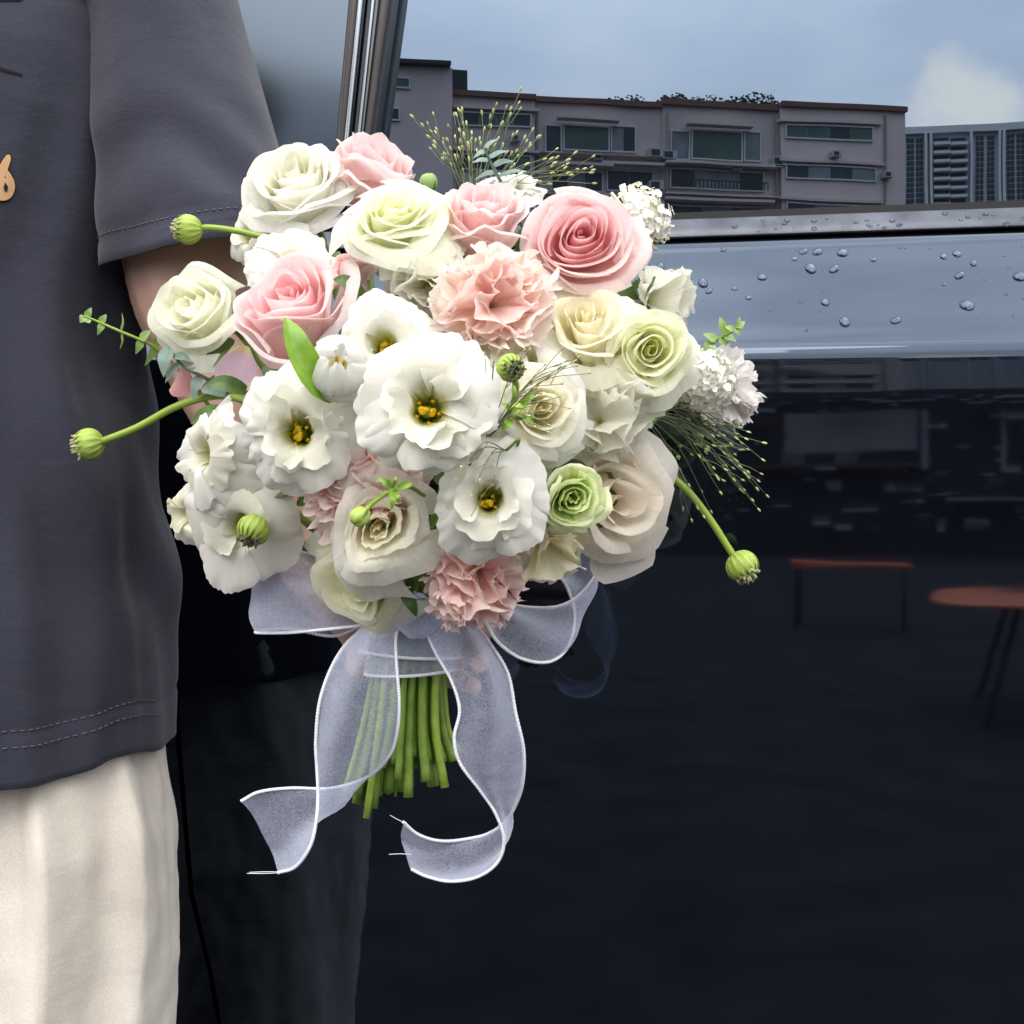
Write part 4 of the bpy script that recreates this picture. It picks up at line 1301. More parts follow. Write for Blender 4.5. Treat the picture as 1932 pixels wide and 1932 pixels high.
# ------------------------------------------------------------------ the bouquet, flower by flower
BV = Vector(BIND)
def dome_y(u, v):
    r = math.hypot((u - 850) / 570, (v - 790) / 500)
    return .685 + .165 * (1 - math.sqrt(max(0, 1 - min(.97, r) ** 2)))
stem_no = 0
def to_local(root, pts):
    M_ = (Matrix.Translation(root.location) @ root.rotation_quaternion.to_matrix().to_4x4()).inverted()
    return np.array([M_ @ Vector(p) for p in pts])
N_STEMS = 44
def stem_path(base, f, lean=.03):
    """from a flower base down to the hand and out below it"""
    global stem_no
    k = stem_no; stem_no += 1
    a = k * 2.39996; rr = .0215 * math.sqrt((k % N_STEMS + .5) / N_STEMS)
    rg = random.Random(100 + k)
    off = np.array([rr * math.cos(a), rr * math.sin(a), 0])
    b0 = BIND + off
    base = np.array(base); f = np.array(f)
    fall = b0 + off * .05
    low = BIND + np.array([off[0] * 1.25 - .004, off[1] * 1.1, -.055])
    zl = -.088 + .010 * off[0] / .02 + rg.uniform(-.014, .012)
    if off[0] < -.009: zl = -.096 + rg.uniform(-.016, .012)
    end = BIND + np.array([off[0] * 1.75 - .006, off[1] * 1.25, zl])
    d = base - b0
    return [base, base - f * lean, b0 + d * np.array([.45, .34, .46]) - f * lean * .6, b0 + d * np.array([.09, .05, .16]) + np.array([0, .006, .012]), b0, low, end]
def add_stem(root, base, f, rad=.0024, mat=None, lean=.03):
    P = spline(stem_path(base, f, lean), 34)
    R_ = np.interp(np.linspace(0, 1, 34), [0, .1, .6, 1], [rad * .95, rad * .85, rad * 1.1, rad * 1.5])
    s = MB().tube(to_local(root, P), R_, 8).build('stem', mat or STEM, root)
    return P

def head(name, label, cat, u, v, r_px, fx, fz, dy=0.0, roll=0.0, back=.55, hd=1.0, group=None):
    y = dome_y(u, v) + dy
    R = r_px * K * y
    fy = -math.sqrt(max(.02, 1 - fx * fx - fz * fz))
    f = Vector((fx, fy, fz)).normalized()
    c = Vector(px(u, v, y))
    Hd = R * hd
    base = c - f * Hd * back
    root = empty(name, base, frame_quat(f, roll), label, cat, group)
    return root, R, Hd, np.array(base), np.array(f)

# colours are pigments
W0, W1 = (.94, .93, .80), (.95, .945, .91)
GW0, GW1 = (.90, .92, .60), (.945, .95, .82)
CR0, CR1 = (.92, .87, .62), (.94, .92, .79)
PK0, PK1 = (.98, .60, .63), (.965, .80, .785)
PP0, PP1 = (.91, .56, .57), (.92, .76, .74)
CP0, CP1 = (.95, .72, .67), (.95, .88, .80)
CPK0, CPK1 = (.93, .63, .61), (.93, .78, .73)
LW0, LW1 = (.83, .82, .70), (.845, .835, .78)
LIME0, LIME1 = (.74, .84, .34), (.83, .89, .54)

ROSES = [
 # label, u, v, r, fx, fz, dy, colours, material, options
 ('white rose with many rolled petals at the top left, against the sleeve', 562, 358, 102, -.22, .56, .012, W0, W1, PET_W, dict(n=32, opn=.62, hd=1.12, ruffle=.010, pointed=.10)),
 ('pale pink rose seen from the side behind the topmost white rose', 706, 345, 86, .12, .84, .045, PP0, PP1, PET_P, dict(n=20, opn=.30, hd=1.45, pointed=.12)),
 ('greenish white rose with flared outer petals in front of the two top pink roses', 757, 418, 94, .10, .52, -.004, GW0, GW1, PET_W, dict(n=32, opn=.72, hd=1.02, ruffle=.008)),
 ('pink rose in profile right of the greenish white rose, above the peach carnation', 908, 420, 82, .05, .80, .02, PP0, PP1, PET_P, dict(n=20, opn=.40, hd=1.40, pointed=.12)),
 ('largest pink rose, fully facing the viewer at the upper right', 1097, 452, 101, .10, .22, -.006, PK0, PK1, PET_P, dict(n=28, opn=.40, hd=1.15, pointed=.03)),
 ('small white rose with rolled rims on the left edge, above the eucalyptus', 380, 592, 90, -.40, .28, .0, W0, GW1, PET_W, dict(n=20, opn=.48, hd=1.28, pointed=.08)),
 ('pink rose cup with pale outer petals behind the green tulip leaf', 566, 592, 102, -.12, .52, .006, PK0, PP1, PET_P, dict(n=22, opn=.28, hd=1.35, pointed=.03)),
 ('small pink rose bud peeping out between the pink cup and the greenish white rose', 662, 520, 44, .1, .72, .03, PK0, PP1, PET_P, dict(n=14, opn=.22, hd=1.4)),
 ('open cream rose with one rolled petal standing up, below the largest pink rose', 1112, 615, 102, -.05, .62, .02, CR0, CR1, PET_W, dict(n=18, opn=.95, hd=.95, ruffle=.018, pointed=.12)),
 ('pale yellow-green rose facing right, beside the white scabiosa ball', 1216, 672, 88, .26, .10, .002, (.91, .92, .62), (.94, .945, .80), PET_W, dict(n=24, opn=.55, hd=1.15, pointed=.08)),
 ('cream white rose with a yellow heart, right of the biggest lisianthus', 1012, 768, 96, .30, -.04, .004, CR0, W1, PET_W, dict(n=20, opn=.70, hd=1.05, ruffle=.012)),
 ('blown blush cream rose with broad drooping petals at the lower right', 1180, 955, 112, .42, -.22, .012, (.89, .80, .66), (.90, .85, .77), PET_W, dict(n=12, opn=1.0, hd=.95, ruffle=.01)),
 ('small lime green lisianthus bud, rose shaped, above the right ribbon loop', 1080, 936, 62, .22, -.06, -.004, LIME0, LIME1, PET_G, dict(n=17, opn=.42, hd=1.2, ruffle=.03, kind='lisianthus')),
 ('cream white double lisianthus with a nodding green bud lying over its left side', 730, 1002, 96, .08, -.10, -.002, CR0, LW1, PET_W, dict(n=15, opn=.72, hd=.95, ruffle=.032, wob=.17, kind='lisianthus')),
 ('lowest cream rose, turned down to the left above the ribbon', 676, 1096, 96, -.42, -.42, .012, GW0, CR1, PET_W, dict(n=20, opn=.72, hd=1.0, ruffle=.014)),
 ('white ruffled double lisianthus below the greenish white rose', 800, 528, 84, .18, -.22, .022, LW0, LW1, PET_W, dict(hd=.95, kind='lisianthus', dbl=15)),
 ('white frilled double lisianthus under the pale yellow-green rose', 1150, 792, 86, .15, -.28, .012, LW0, LW1, PET_W, dict(hd=1.0, kind='lisianthus', dbl=16)),
 ('white double lisianthus in profile on the right edge, below the upper scabiosa', 1262, 560, 66, .62, .22, .02, LW0, LW1, PET_W, dict(hd=1.25, kind='lisianthus', dbl=13)),
 ('creamy lisianthus nodding below the lime green bud, over the ribbon loop', 1046, 1046, 78, .22, -.62, .008, CR0, (.84, .81, .72), PET_W, dict(hd=1.2, kind='lisianthus', dbl=12)),
]
for i, (label, u, v, r, fx, fz, dy, c0_, c1_, mat, op) in enumerate(ROSES):
    op = dict(op); hd = op.pop('hd'); kind = op.pop('kind', 'rose'); dbl = op.pop('dbl', 0)
    root, R, Hd, base, f = head(kind, label, kind, u, v, r * 1.14, fx, fz, dy, i * 1.3, .52, hd)
    rg = random.Random(20 + i)
    if dbl: carnation(root, R, Hd, rg, c0_, c1_, mat, n=dbl, frill=.62, teeth=.45, na=37)
    else: rose(root, R, Hd, rg, c0_, c1_, mat, **op)
    P = add_stem(root, base, f, .0027)

LISI = [
 ('biggest white lisianthus with a yellow eye in the middle of the bouquet', 806, 776, 134, .06, .0, -.022, LW0, LW1, dict(hd=.58, layers=((5, 1.0, .0), (5, .90, .10), (5, .74, .38), (3, .58, .85)), ruffle=.055)),
 ('white lisianthus left of the biggest one, its yellow eye half hidden by a folded petal', 562, 818, 118, -.08, .02, -.004, LW0, LW1, dict(hd=.62, layers=((5, 1.0, .0), (5, .86, .18), (3, .64, .75)), ruffle=.06)),
 ('white lisianthus turned to the left edge, behind the one with the folded petal', 415, 862, 104, -.62, .06, .012, LW0, LW1, dict(hd=.60, layers=((6, 1.0, .05), (5, .80, .3)), ruffle=.05)),
 ('cream lisianthus with a deep yellow eye below the biggest one', 918, 950, 108, -.02, .02, -.010, LW0, (.85, .84, .79), dict(hd=.68, layers=((5, 1.0, .0), (4, .84, .25), (3, .64, .7)), ruffle=.045)),
 ('cream lisianthus with a pale yellow throat behind the white tulip', 724, 655, 94, -.02, .16, .012, (.82, .80, .70), LW1, dict(hd=.68, layers=((5, 1.0, .02), (3, .72, .6)), ruffle=.04)),
 ('thin translucent white lisianthus tucked above the pink cup rose', 560, 505, 92, -.08, .62, .028, LW0, LW1, dict(hd=.7, layers=((6, 1.0, .1), (4, .8, .4)), ruffle=.04)),
 ('cream lisianthus filling the gap left of the small yellow-hearted cream rose', 985, 690, 76, .05, .42, .022, (.83, .80, .66), LW1, dict(hd=.8, layers=((5, 1.0, .3), (4, .7, .6)), ruffle=.03)),
 ('white lisianthus with a broad smooth lower petal at the bottom left edge', 470, 994, 120, -.20, -.38, .012, LW0, (.85, .83, .77), dict(hd=.60, layers=((5, 1.05, .0), (4, .7, .3)), ruffle=.018)),
 ('small cream lisianthus facing left at the bottom left corner of the flowers', 378, 972, 64, -.55, -.12, .006, (.82, .80, .60), LW1, dict(hd=.8, layers=((5, 1.0, .2), (4, .7, .5)), ruffle=.04)),
 ('white lisianthus petals standing out left of the topmost rose', 480, 452, 56, -.55, .15, .035, LW0, LW1, dict(hd=.7, layers=((5, 1.0, .1), (3, .7, .4)), ruffle=.02)),
 ('cream white lisianthus showing its petal rims behind the top pink roses', 968, 366, 62, .10, .80, .055, (.82, .79, .68), LW1, dict(hd=.7, layers=((6, 1.0, .3), (5, .7, .6)), ruffle=.05)),
 ('pale lisianthus half hidden between the carnation and the lower roses on the right', 1120, 880, 78, .25, -.15, .045, (.78, .77, .62), (.82, .80, .70), dict(hd=.6, layers=((6, 1.0, .0), (4, .7, .3)), ruffle=.02)),
]
for i, (label, u, v, r, fx, fz, dy, c0_, c1_, op) in enumerate(LISI):
    op = dict(op); hd = op.pop('hd')
    root, R, Hd, base, f = head('lisianthus', label, 'lisianthus', u, v, r * 1.10, fx, fz, dy, i * .9, .6, hd)
    lisianthus(root, R, Hd, random.Random(60 + i), c0_, c1_, **op)
    add_stem(root, base, f, .0022)

CARN = [
 ('peach pink carnation with frilled rims left of the largest pink rose', 930, 580, 114, .05, .05, .006, CP0, CP1, dict(hd=.85, n=24, teeth=.7)),
 ('dusky pink carnation in shade below the biggest lisianthus', 672, 908, 120, -.10, -.02, .024, CPK0, CPK1, dict(hd=.8, n=24)),
 ('lowest pink carnation hanging over the ribbon knot', 895, 1092, 104, .08, -.40, .004, CP0, (.82, .60, .58), dict(hd=.8, n=20)),
 ('white carnation fanned out behind the scabiosa ball at the far right', 1384, 735, 78, .72, .02, .03, (.84, .80, .78), (.85, .82, .80), dict(hd=1.0, n=14, frill=.6)),
]
for i, (label, u, v, r, fx, fz, dy, c0_, c1_, op) in enumerate(CARN):
    op = dict(op); hd = op.pop('hd')
    root, R, Hd, base, f = head('carnation', label, 'carnation', u, v, r * 1.02, fx, fz, dy, i, .35, hd)
    carnation(root, R, Hd, random.Random(90 + i), c0_, c1_, **op)
    add_stem(root, base, f, .0022)

# white tulip with its leaf
root, R, Hd, base, f = head('tulip', 'closed white tulip with one bright green leaf on its left', 'tulip', 638, 692, 66, .18, .30, -.022, .3, .5, 1.55)
tulip(root, R, Hd, random.Random(4), (.82, .82, .80), (.86, .86, .85))
add_stem(root, base, f, .0030)
yl = .672
lm = [px(628, 752, yl + .02), px(592, 722, yl), px(562, 668, yl - .006), px(548, 625, yl - .004), px(538, 598, yl + .006)]
P, uv = leaf_grid(lm, 30 * K * yl, .55, (.55, -.8, .1), .75)
lf = MB().grid(to_local(root, P.reshape(-1, 3)).reshape(P.shape), uv).build('leaf', LEAFB, root)

# scabiosa heads
root, R, Hd, base, f = head('scabiosa', 'white scabiosa with long open florets at the top right', 'scabiosa', 1212, 408, 60, .62, .40, .03, 0, .1, 1)
scabiosa(root, R, random.Random(7), 110, 1.45, 46); add_stem(root, base - f * R * .5, f, .0016)
root, R, Hd, base, f = head('scabiosa', 'round white scabiosa ball of tiny florets at the right edge', 'scabiosa', 1330, 716, 60, .30, .05, .012, 0, .1, 1)
scabiosa(root, R, random.Random(8), 190, 1.75, 18); add_stem(root, base - f * R * .5, f, .0016)

# ---- scabiosa pods on bare curved stems
def pod(label, c, r, axis, path, yy, mat_tip, rad=.0019, tufts=26):
    """path: (u, v) points from the pod down to where the stem dives into the flowers"""
    y0, y1 = yy
    ctr = px(*c, y0); R = r * K * y0
    ax = Vector(axis).normalized()
    root = empty('scabiosa_pod', ctr, frame_quat(ax), label, 'seed pod')
    def rib(t, p):
        return (1 + .07 * abs(math.sin(p * 7))) * (1 if t < 1.9 else 1 - .25 * (t - 1.9))
    MB().ball((0, 0, 0), (R, R, R * .92), None, 56, 14, rib).build('pod', PODG, root)
    mb = MB(); rg = random.Random(int(c[0]))
    for k in range(tufts):
        th = rg.uniform(0, .9) ** .8 * 1.05; a = k * 2.39996
        d = np.array([math.sin(th) * math.cos(a), math.sin(th) * math.sin(a), math.cos(th)])
        mb.tube([d * R * .75, d * R * 1.0, d * R * rg.uniform(1.05, 1.22) + np.array([0, 0, R * .05])], [R * .13, R * .12, R * .05], 6)
    tf = mb.build('tuft', mat_tip, root); tf['kind'] = 'stuff'
    # green bracts hugging the tuft
    for k in range(16):
        a = k * 2 * math.pi / 16
        G = []
        for t_ in np.linspace(0, 1, 6):
            th = 1.75 - 1.15 * t_
            rr = R * (1.04 + .06 * t_); w = .14 * (1 - t_) ** .6 + .02
            G.append([(rr * math.sin(th) * math.cos(a + s * w), rr * math.sin(th) * math.sin(a + s * w), rr * .95 * math.cos(th)) for s in (-1, 0, 1)])
        MB().grid(np.array(G)).build('bract', PODG, root)
    pts = [np.array(Vector(ctr) - ax * R * .8)] + [px(u, v, y0 + (y1 - y0) * (i + 1) / len(path)) for i, (u, v) in enumerate(path)]
    inner = stem_path(pts[-1], (pts[-2] - pts[-1]) / np.linalg.norm(pts[-2] - pts[-1]), .02)[1:]
    P_ = np.vstack([spline(np.vstack([pts, inner[:1]]), 30), spline(inner, 20)[1:]])
    MB().tube(to_local(root, P_), np.interp(np.linspace(0, 1, len(P_)), [0, .08, 1], [rad * .9, rad, rad * 1.2]), 8).build('stem', STEM2, root)
pod('green scabiosa pod in front of the dark sleeve at the upper left', (355, 433), 27, (-1, -.15, -.05), [(390, 429), (430, 433), (480, 443), (528, 456), (575, 480)], (.80, .80), PODT)
pod('green scabiosa pod sticking out farthest left on a long arched stem', (168, 838), 29, (-.95, -.15, -.25), [(200, 830), (260, 806), (330, 768), (390, 749), (430, 747), (462, 756)], (.80, .78), PODT, .0023)
pod('green scabiosa pod hanging over the bottom left white petals', (478, 1000), 30, (-.35, -.5, -.8), [(488, 978), (505, 958), (524, 938), (540, 915)], (.735, .76), PODD)
pod('dark green scabiosa pod above the tiny leaves right of the biggest lisianthus', (963, 694), 26, (.30, -.75, -.15), [(972, 720), (970, 745), (955, 770)], (.66, .70), PODD)
pod('bright green scabiosa pod hanging lowest at the far right', (1400, 1068), 30, (.55, -.2, -.8), [(1378, 1040), (1345, 988), (1305, 935), (1268, 900), (1230, 870)], (.80, .80), PODT, .0023)

# ---- nodding lisianthus buds
def bud(label, c, r, axis, path, yy, mat=None, long=1.3, leaves=()):
    y0, y1 = yy
    ctr = px(*c, y0); R = r * K * y0; ax = Vector(axis).normalized()
    root = empty('lisianthus_bud', ctr, frame_quat(ax), label, 'flower bud')
    def rib(t, p):
        return (1 + .06 * math.sin(p * 5)) * (1 - .35 * smoothstep(1.5, 3.1, t))
    MB().ball((0, 0, 0), (R, R, R * long), None, 40, 12, rib).build('bud', mat or PODG, root)
    for k in range(4):
        a = k * 1.5708
        G = []
        for t_ in np.linspace(0, 1, 6):
            th = 2.9 - 1.3 * t_; w = .30 * (1 - t_) + .03
            G.append([(R * 1.06 * math.sin(th) * math.cos(a + s * w), R * 1.06 * math.sin(th) * math.sin(a + s * w), -R * long * 1.03 * -math.cos(th)) for s in (-1, 0, 1)])
        MB().grid(np.array(G)).build('sepal', SEPAL, root)
    pts = [np.array(Vector(ctr) - ax * R * long * .9)] + [px(u, v, y0 + (y1 - y0) * (i + 1) / len(path)) for i, (u, v) in enumerate(path)]
    MB().tube(to_local(root, spline(pts, 20)), .0012, 7).build('stem', STEM2, root)
    for (uv0, uv1, w) in leaves:
        P, q = leaf_grid([px(*uv0, y0 + .004), px((uv0[0] + uv1[0]) / 2 + 3, (uv0[1] + uv1[1]) / 2 - 2, y0 - .001), px(*uv1, y0)], w * K * y0, .3, (.2, -1, .3))
        MB().grid(to_local(root, P.reshape(-1, 3)).reshape(P.shape), q).build('leaf', LEAFB, root)
    return root
bud('green nodding bud with small bracts on the cream white double lisianthus', (677, 977), 19, (-.6, -.3, -.7), [(705, 948), (735, 928), (770, 918), (800, 935)], (.648, .70), None, 1.25,
    [((738, 922), (712, 902), 7), ((736, 925), (739, 963), 6), ((740, 922), (745, 898), 4), ((748, 922), (778, 912), 8), ((742, 928), (752, 950), 5)])
bud('pointed yellow-green bud between the greenish white rose and the top grass', (809, 343), 17, (-.1, -.1, 1), [(812, 372), (820, 400), (826, 430)], (.80, .80), EUCY, 1.35)
bud('small round green bud among narrow leaves beside the small cream rose', (977, 775), 16, (.4, -.7, .2), [(962, 782), (948, 800), (930, 815)], (.655, .70), None, 1.0,
    [((966, 768), (970, 725), 5), ((980, 768), (1008, 742), 7), ((975, 788), (1010, 800), 7), ((960, 775), (946, 762), 6), ((962, 790), (948, 812), 8)])

# ---- eucalyptus twigs
def eucalyptus(label, path, yy, leaves, mat, rad=.0011):
    pts = np.array([px(u, v, yy[0] + (yy[1] - yy[0]) * i / (len(path) - 1)) for i, (u, v) in enumerate(path)])
    root = empty('eucalyptus', pts[-1], frame_quat((0, 0, 1)), label, 'eucalyptus')
    inner = stem_path(pts[-1], (pts[-2] - pts[-1]) / np.linalg.norm(pts[-2] - pts[-1]), .01)[1:]
    P_ = np.vstack([spline(np.vstack([pts, inner[:1]]), 30), spline(inner, 16)[1:]])
    MB().tube(to_local(root, P_), np.interp(np.linspace(0, 1, len(P_)), [0, .3, 1], [rad * .7, rad, rad * 1.6]), 7).build('stem', STEM2 if mat is EUCY else EUC, root)
    rg = random.Random(len(label))
    for (t_, du, dv, ln, w, fc) in leaves:
        # leaf: starts on the stem at fraction t_, tip offset (du, dv) px, half width w px, facing fc
        i = t_ * (len(path) - 1); k = min(int(i), len(path) - 2)
        p0 = pts[k] + (pts[k + 1] - pts[k]) * (i - k)
        s = K * p0[1]
        d = np.array([du * s, ln * s, -dv * s])
        mid = p0 + d * .55 + np.array(fc) * .10 * np.linalg.norm(d)
        P, q = leaf_grid([p0, p0 + (mid - p0) * .5, mid, p0 + d], w * s, .12, fc, .72, 11, 7)
        MB().grid(to_local(root, P.reshape(-1, 3)).reshape(P.shape), q).build('leaf', mat, root)
eucalyptus('young eucalyptus twig reaching left across the shirt with pairs of small leaves', [(158, 596), (185, 607), (224, 624), (262, 640), (292, 655), (330, 690)], (.785, .80),
    [(.02, -10, 12, 0, 9, (.2, -.9, .3)), (.03, 10, -18, 2, 7, (.5, -.8, 0)), (.10, -16, 4, -4, 9, (.2, -.9, .3)), (.22, 12, -16, 0, 7, (.5, -.7, .3)), (.24, -10, 22, 2, 7, (.5, -.7, .3)), (.42, 2, -36, 0, 4, (.9, -.3, .1)), (.43, -4, 34, 0, 4, (.9, -.3, .1)),
     (.62, 22, -18, -6, 9, (.3, -.8, .4)), (.63, -12, 26, 4, 8, (.5, -.7, .3)), (.78, 26, -28, 0, 8, (.6, -.6, .4)), (.8, -20, 36, 2, 8, (.7, -.6, .2))], EUCY, .0010)
eucalyptus('dusky eucalyptus sprig under the small white rose on the left edge', [(318, 655), (345, 690), (385, 712), (425, 730), (470, 740)], (.775, .785),
    [(.0, -8, 58, -4, 17, (-.3, -.9, .2)), (.1, 44, 18, -10, 14, (.1, -.7, .7)), (.3, 62, -16, -6, 15, (.1, -.6, .8)), (.45, -12, 48, 0, 13, (-.4, -.9, 0)), (.55, 34, 34, -6, 26, (.0, -.95, .3)), (.72, 36, -14, -8, 18, (.1, -.6, .8)), (.75, -60, 14, 0, 10, (0, -.9, .4)), (.9, 30, 40, 0, 12, (.2, -.9, .2)), (.2, -28, 40, 0, 9, (-.5, -.8, 0))], EUC, .0012)
eucalyptus('blue-green eucalyptus tip standing up in the grass at the top', [(914, 278), (922, 298), (934, 322), (948, 348), (960, 372), (985, 425)], (.80, .84),
    [(.0, 26, -14, -3, 7, (.1, -.7, .7)), (.06, -24, 16, -2, 8, (.0, -.7, .7)), (.2, 38, -12, -4, 9, (.1, -.7, .7)), (.24, -34, 6, -6, 9, (0, -.7, .7)), (.32, 40, -6, -8, 10, (.1, -.75, .6)), (.42, -40, 16, -4, 9, (0, -.7, .7)), (.48, 58, -6, -8, 9, (.1, -.7, .7)),
     (.6, -30, 20, -10, 16, (.0, -.9, .4)), (.66, 38, 8, -10, 15, (.1, -.9, .4)), (.72, -36, 34, -2, 12, (-.1, -.9, .3)), (.75, 60, 30, 2, 13, (.2, -.8, .5)), (.85, 30, 44, 0, 14, (.2, -.9, .3))], EUC, .0012)
eucalyptus('small fresh green eucalyptus sprig poking out right of the scabiosa ball', [(1392, 618), (1378, 628), (1362, 636), (1342, 648), (1310, 680)], (.82, .84),
    [(.0, 14, -12, 0, 7, (.0, -.9, .4)), (.02, 4, -22, 0, 6, (.4, -.9, .0)), (.05, 6, 14, 0, 7, (.2, -.9, .3)), (.12, -18, -6, -2, 7, (0, -.9, .4)), (.35, -14, -34, 0, 10, (-.3, -.9, .1)), (.42, 22, 12, -4, 9, (.2, -.8, .5)), (.5, 8, 26, 0, 11, (.3, -.9, .1)), (.62, -26, -12, 0, 9, (-.2, -.9, .4)), (.7, -20, 20, 0, 12, (-.2, -.9, .3))], EUCY, .0010)

# ---- switch grass sprays
def grass(label, root_uv, yr, tips, yt, n_side, seed, sd=1.0, col=None):
    """thin stalks from one point to the tips; short side branches end in seeds"""
    rg = random.Random(seed)
    o = np.array(px(*root_uv, yr))
    root = empty('switch_grass', o, frame_quat((0, 0, 1)), label, 'grass')
    seeds = []
    inner = stem_path(o, (np.array(px(*tips[0], yt)) - o) / np.linalg.norm(np.array(px(*tips[0], yt)) - o), .01)[1:]
    MB().tube(to_local(root, spline(np.vstack([[o], inner]), 24)), .0009, 6).build('stem', STEM, root)
    def seedp(mb, p, d, s):
        d = d / np.linalg.norm(d); q = Vector(d).to_track_quat('Z', 'Y').to_matrix()
        mb.ball(p, (s * .42, s * .42, s), [list(r) for r in q], 6, 5)
    for (u, v) in tips:
        e = np.array(px(u, v, yt + rg.uniform(-.03, .03)))
        mid = o + (e - o) * .5 + np.array([0, rg.uniform(-.01, .01), .006 + .10 * abs(e[0] - o[0])])
        P_ = spline([o, mid, e], 14)
        mb = MB().tube(P_ - o, np.linspace(.00036, .00016, 14), 5)
        sb = MB(); seedp(sb, e - o, e - mid, .0018 * sd)
        for q in range(n_side):
            t_ = rg.uniform(.40, .93); k = int(t_ * 13)
            d = (e - o) / np.linalg.norm(e - o)
            w = np.array([rg.gauss(0, 1), rg.gauss(0, .6), rg.gauss(0, 1)]); w -= d * np.dot(w, d); w /= np.linalg.norm(w)
            ln = rg.uniform(.007, .024)
            b1 = P_[k] + (d + w * rg.uniform(.15, .40)) * ln
            mb.tube([P_[k] - o, (P_[k] + b1) / 2 + w * .001 - o, b1 - o], [.00026, .00020, .00017], 4)
            seedp(sb, b1 - o, b1 - P_[k], .0017 * sd * rg.uniform(.8, 1.2))
        st = mb.build('stalk', GRASSM, root)
        sb.build('seeds', SEEDM, st)
rg = random.Random(31)
tips = [(797, 236), (822, 250), (846, 238), (872, 206), (880, 232), (905, 262), (948, 232), (964, 205), (975, 250), (1000, 276), (1018, 258), (1028, 300), (1042, 326), (1078, 330), (1116, 326), (1122, 346), (850, 280), (835, 300), (925, 220), (890, 250)]
grass('seed-tipped switch grass fanning out above the top pink roses', (893, 420), .835, tips, .82, 5, 11, 1.05)
tips = [(1366, 800), (1400, 836), (1408, 828), (1440, 868), (1448, 936), (1432, 962), (1420, 944), (1402, 928), (1385, 905), (1352, 898), (1342, 966), (1305, 982), (1316, 958), (1396, 880), (1360, 930), (1374, 860), (1330, 800), (1345, 822), (1412, 900), (1292, 930), (1380, 838)]
grass('dense dark switch grass spraying out to the lower right below the scabiosa ball', (1205, 775), .80, tips, .80, 4, 12, .95)
tips = [(1092, 674), (1088, 690), (1112, 704), (1040, 760), (1020, 742), (1074, 770), (930, 690), (1010, 805), (1036, 802), (1000, 660), (1060, 724)]
grass('thin wiry switch grass crossing in front of the small cream rose', (925, 822), .665, tips, .645, 2, 13, .75)
tips = [(870, 880), (905, 905), (890, 935), (930, 915), (860, 905)]
grass('short wisp of switch grass over the cream lisianthus with the deep yellow eye', (955, 850), .675, tips, .645, 1, 14, .6)
# loose pale petals between the flowers
def loose_petal(label, u, v, r, fx, fz, dy, col, mat, roll):
    root, R, Hd, base, f = head('petal', label, 'petal', u, v, r, fx, fz, dy, roll, .5, .5)
    na, nt = 15, 11
    A, T = np.meshgrid(np.linspace(-1, 1, na), np.linspace(0, 1, nt))
    X_ = R * A * (.25 + .75 * np.sin(np.pi * .5 * np.clip(T * 1.3, 0, 1))) * (1 - .25 * np.clip((T - .7) / .3, 0, 1) ** 2)
    Y_ = R * (2 * T - 1) * (1 - .12 * A ** 2)
    Z_ = R * (.25 * A ** 2 + .12 * np.sin(3 * T + A))
    petal_obj(np.stack([X_, Y_, Z_], -1), UV(na, nt), mat, root, col, 'blade')
loose_petal('mauve pink petal hanging under the small white rose on the left edge', 450, 692, 44, -.1, .1, .012, (.70, .50, .60), PET_P, 2.9)
loose_petal('small coral pink petal tip above the long arched pod stem', 348, 724, 30, -.4, .1, .02, (.78, .36, .36), PET_P, 1.2)
loose_petal('blush petal drooping lowest at the right, above the ribbon loop', 1165, 1030, 66, .2, .05, .022, (.82, .74, .66), PET_W, 3.5)

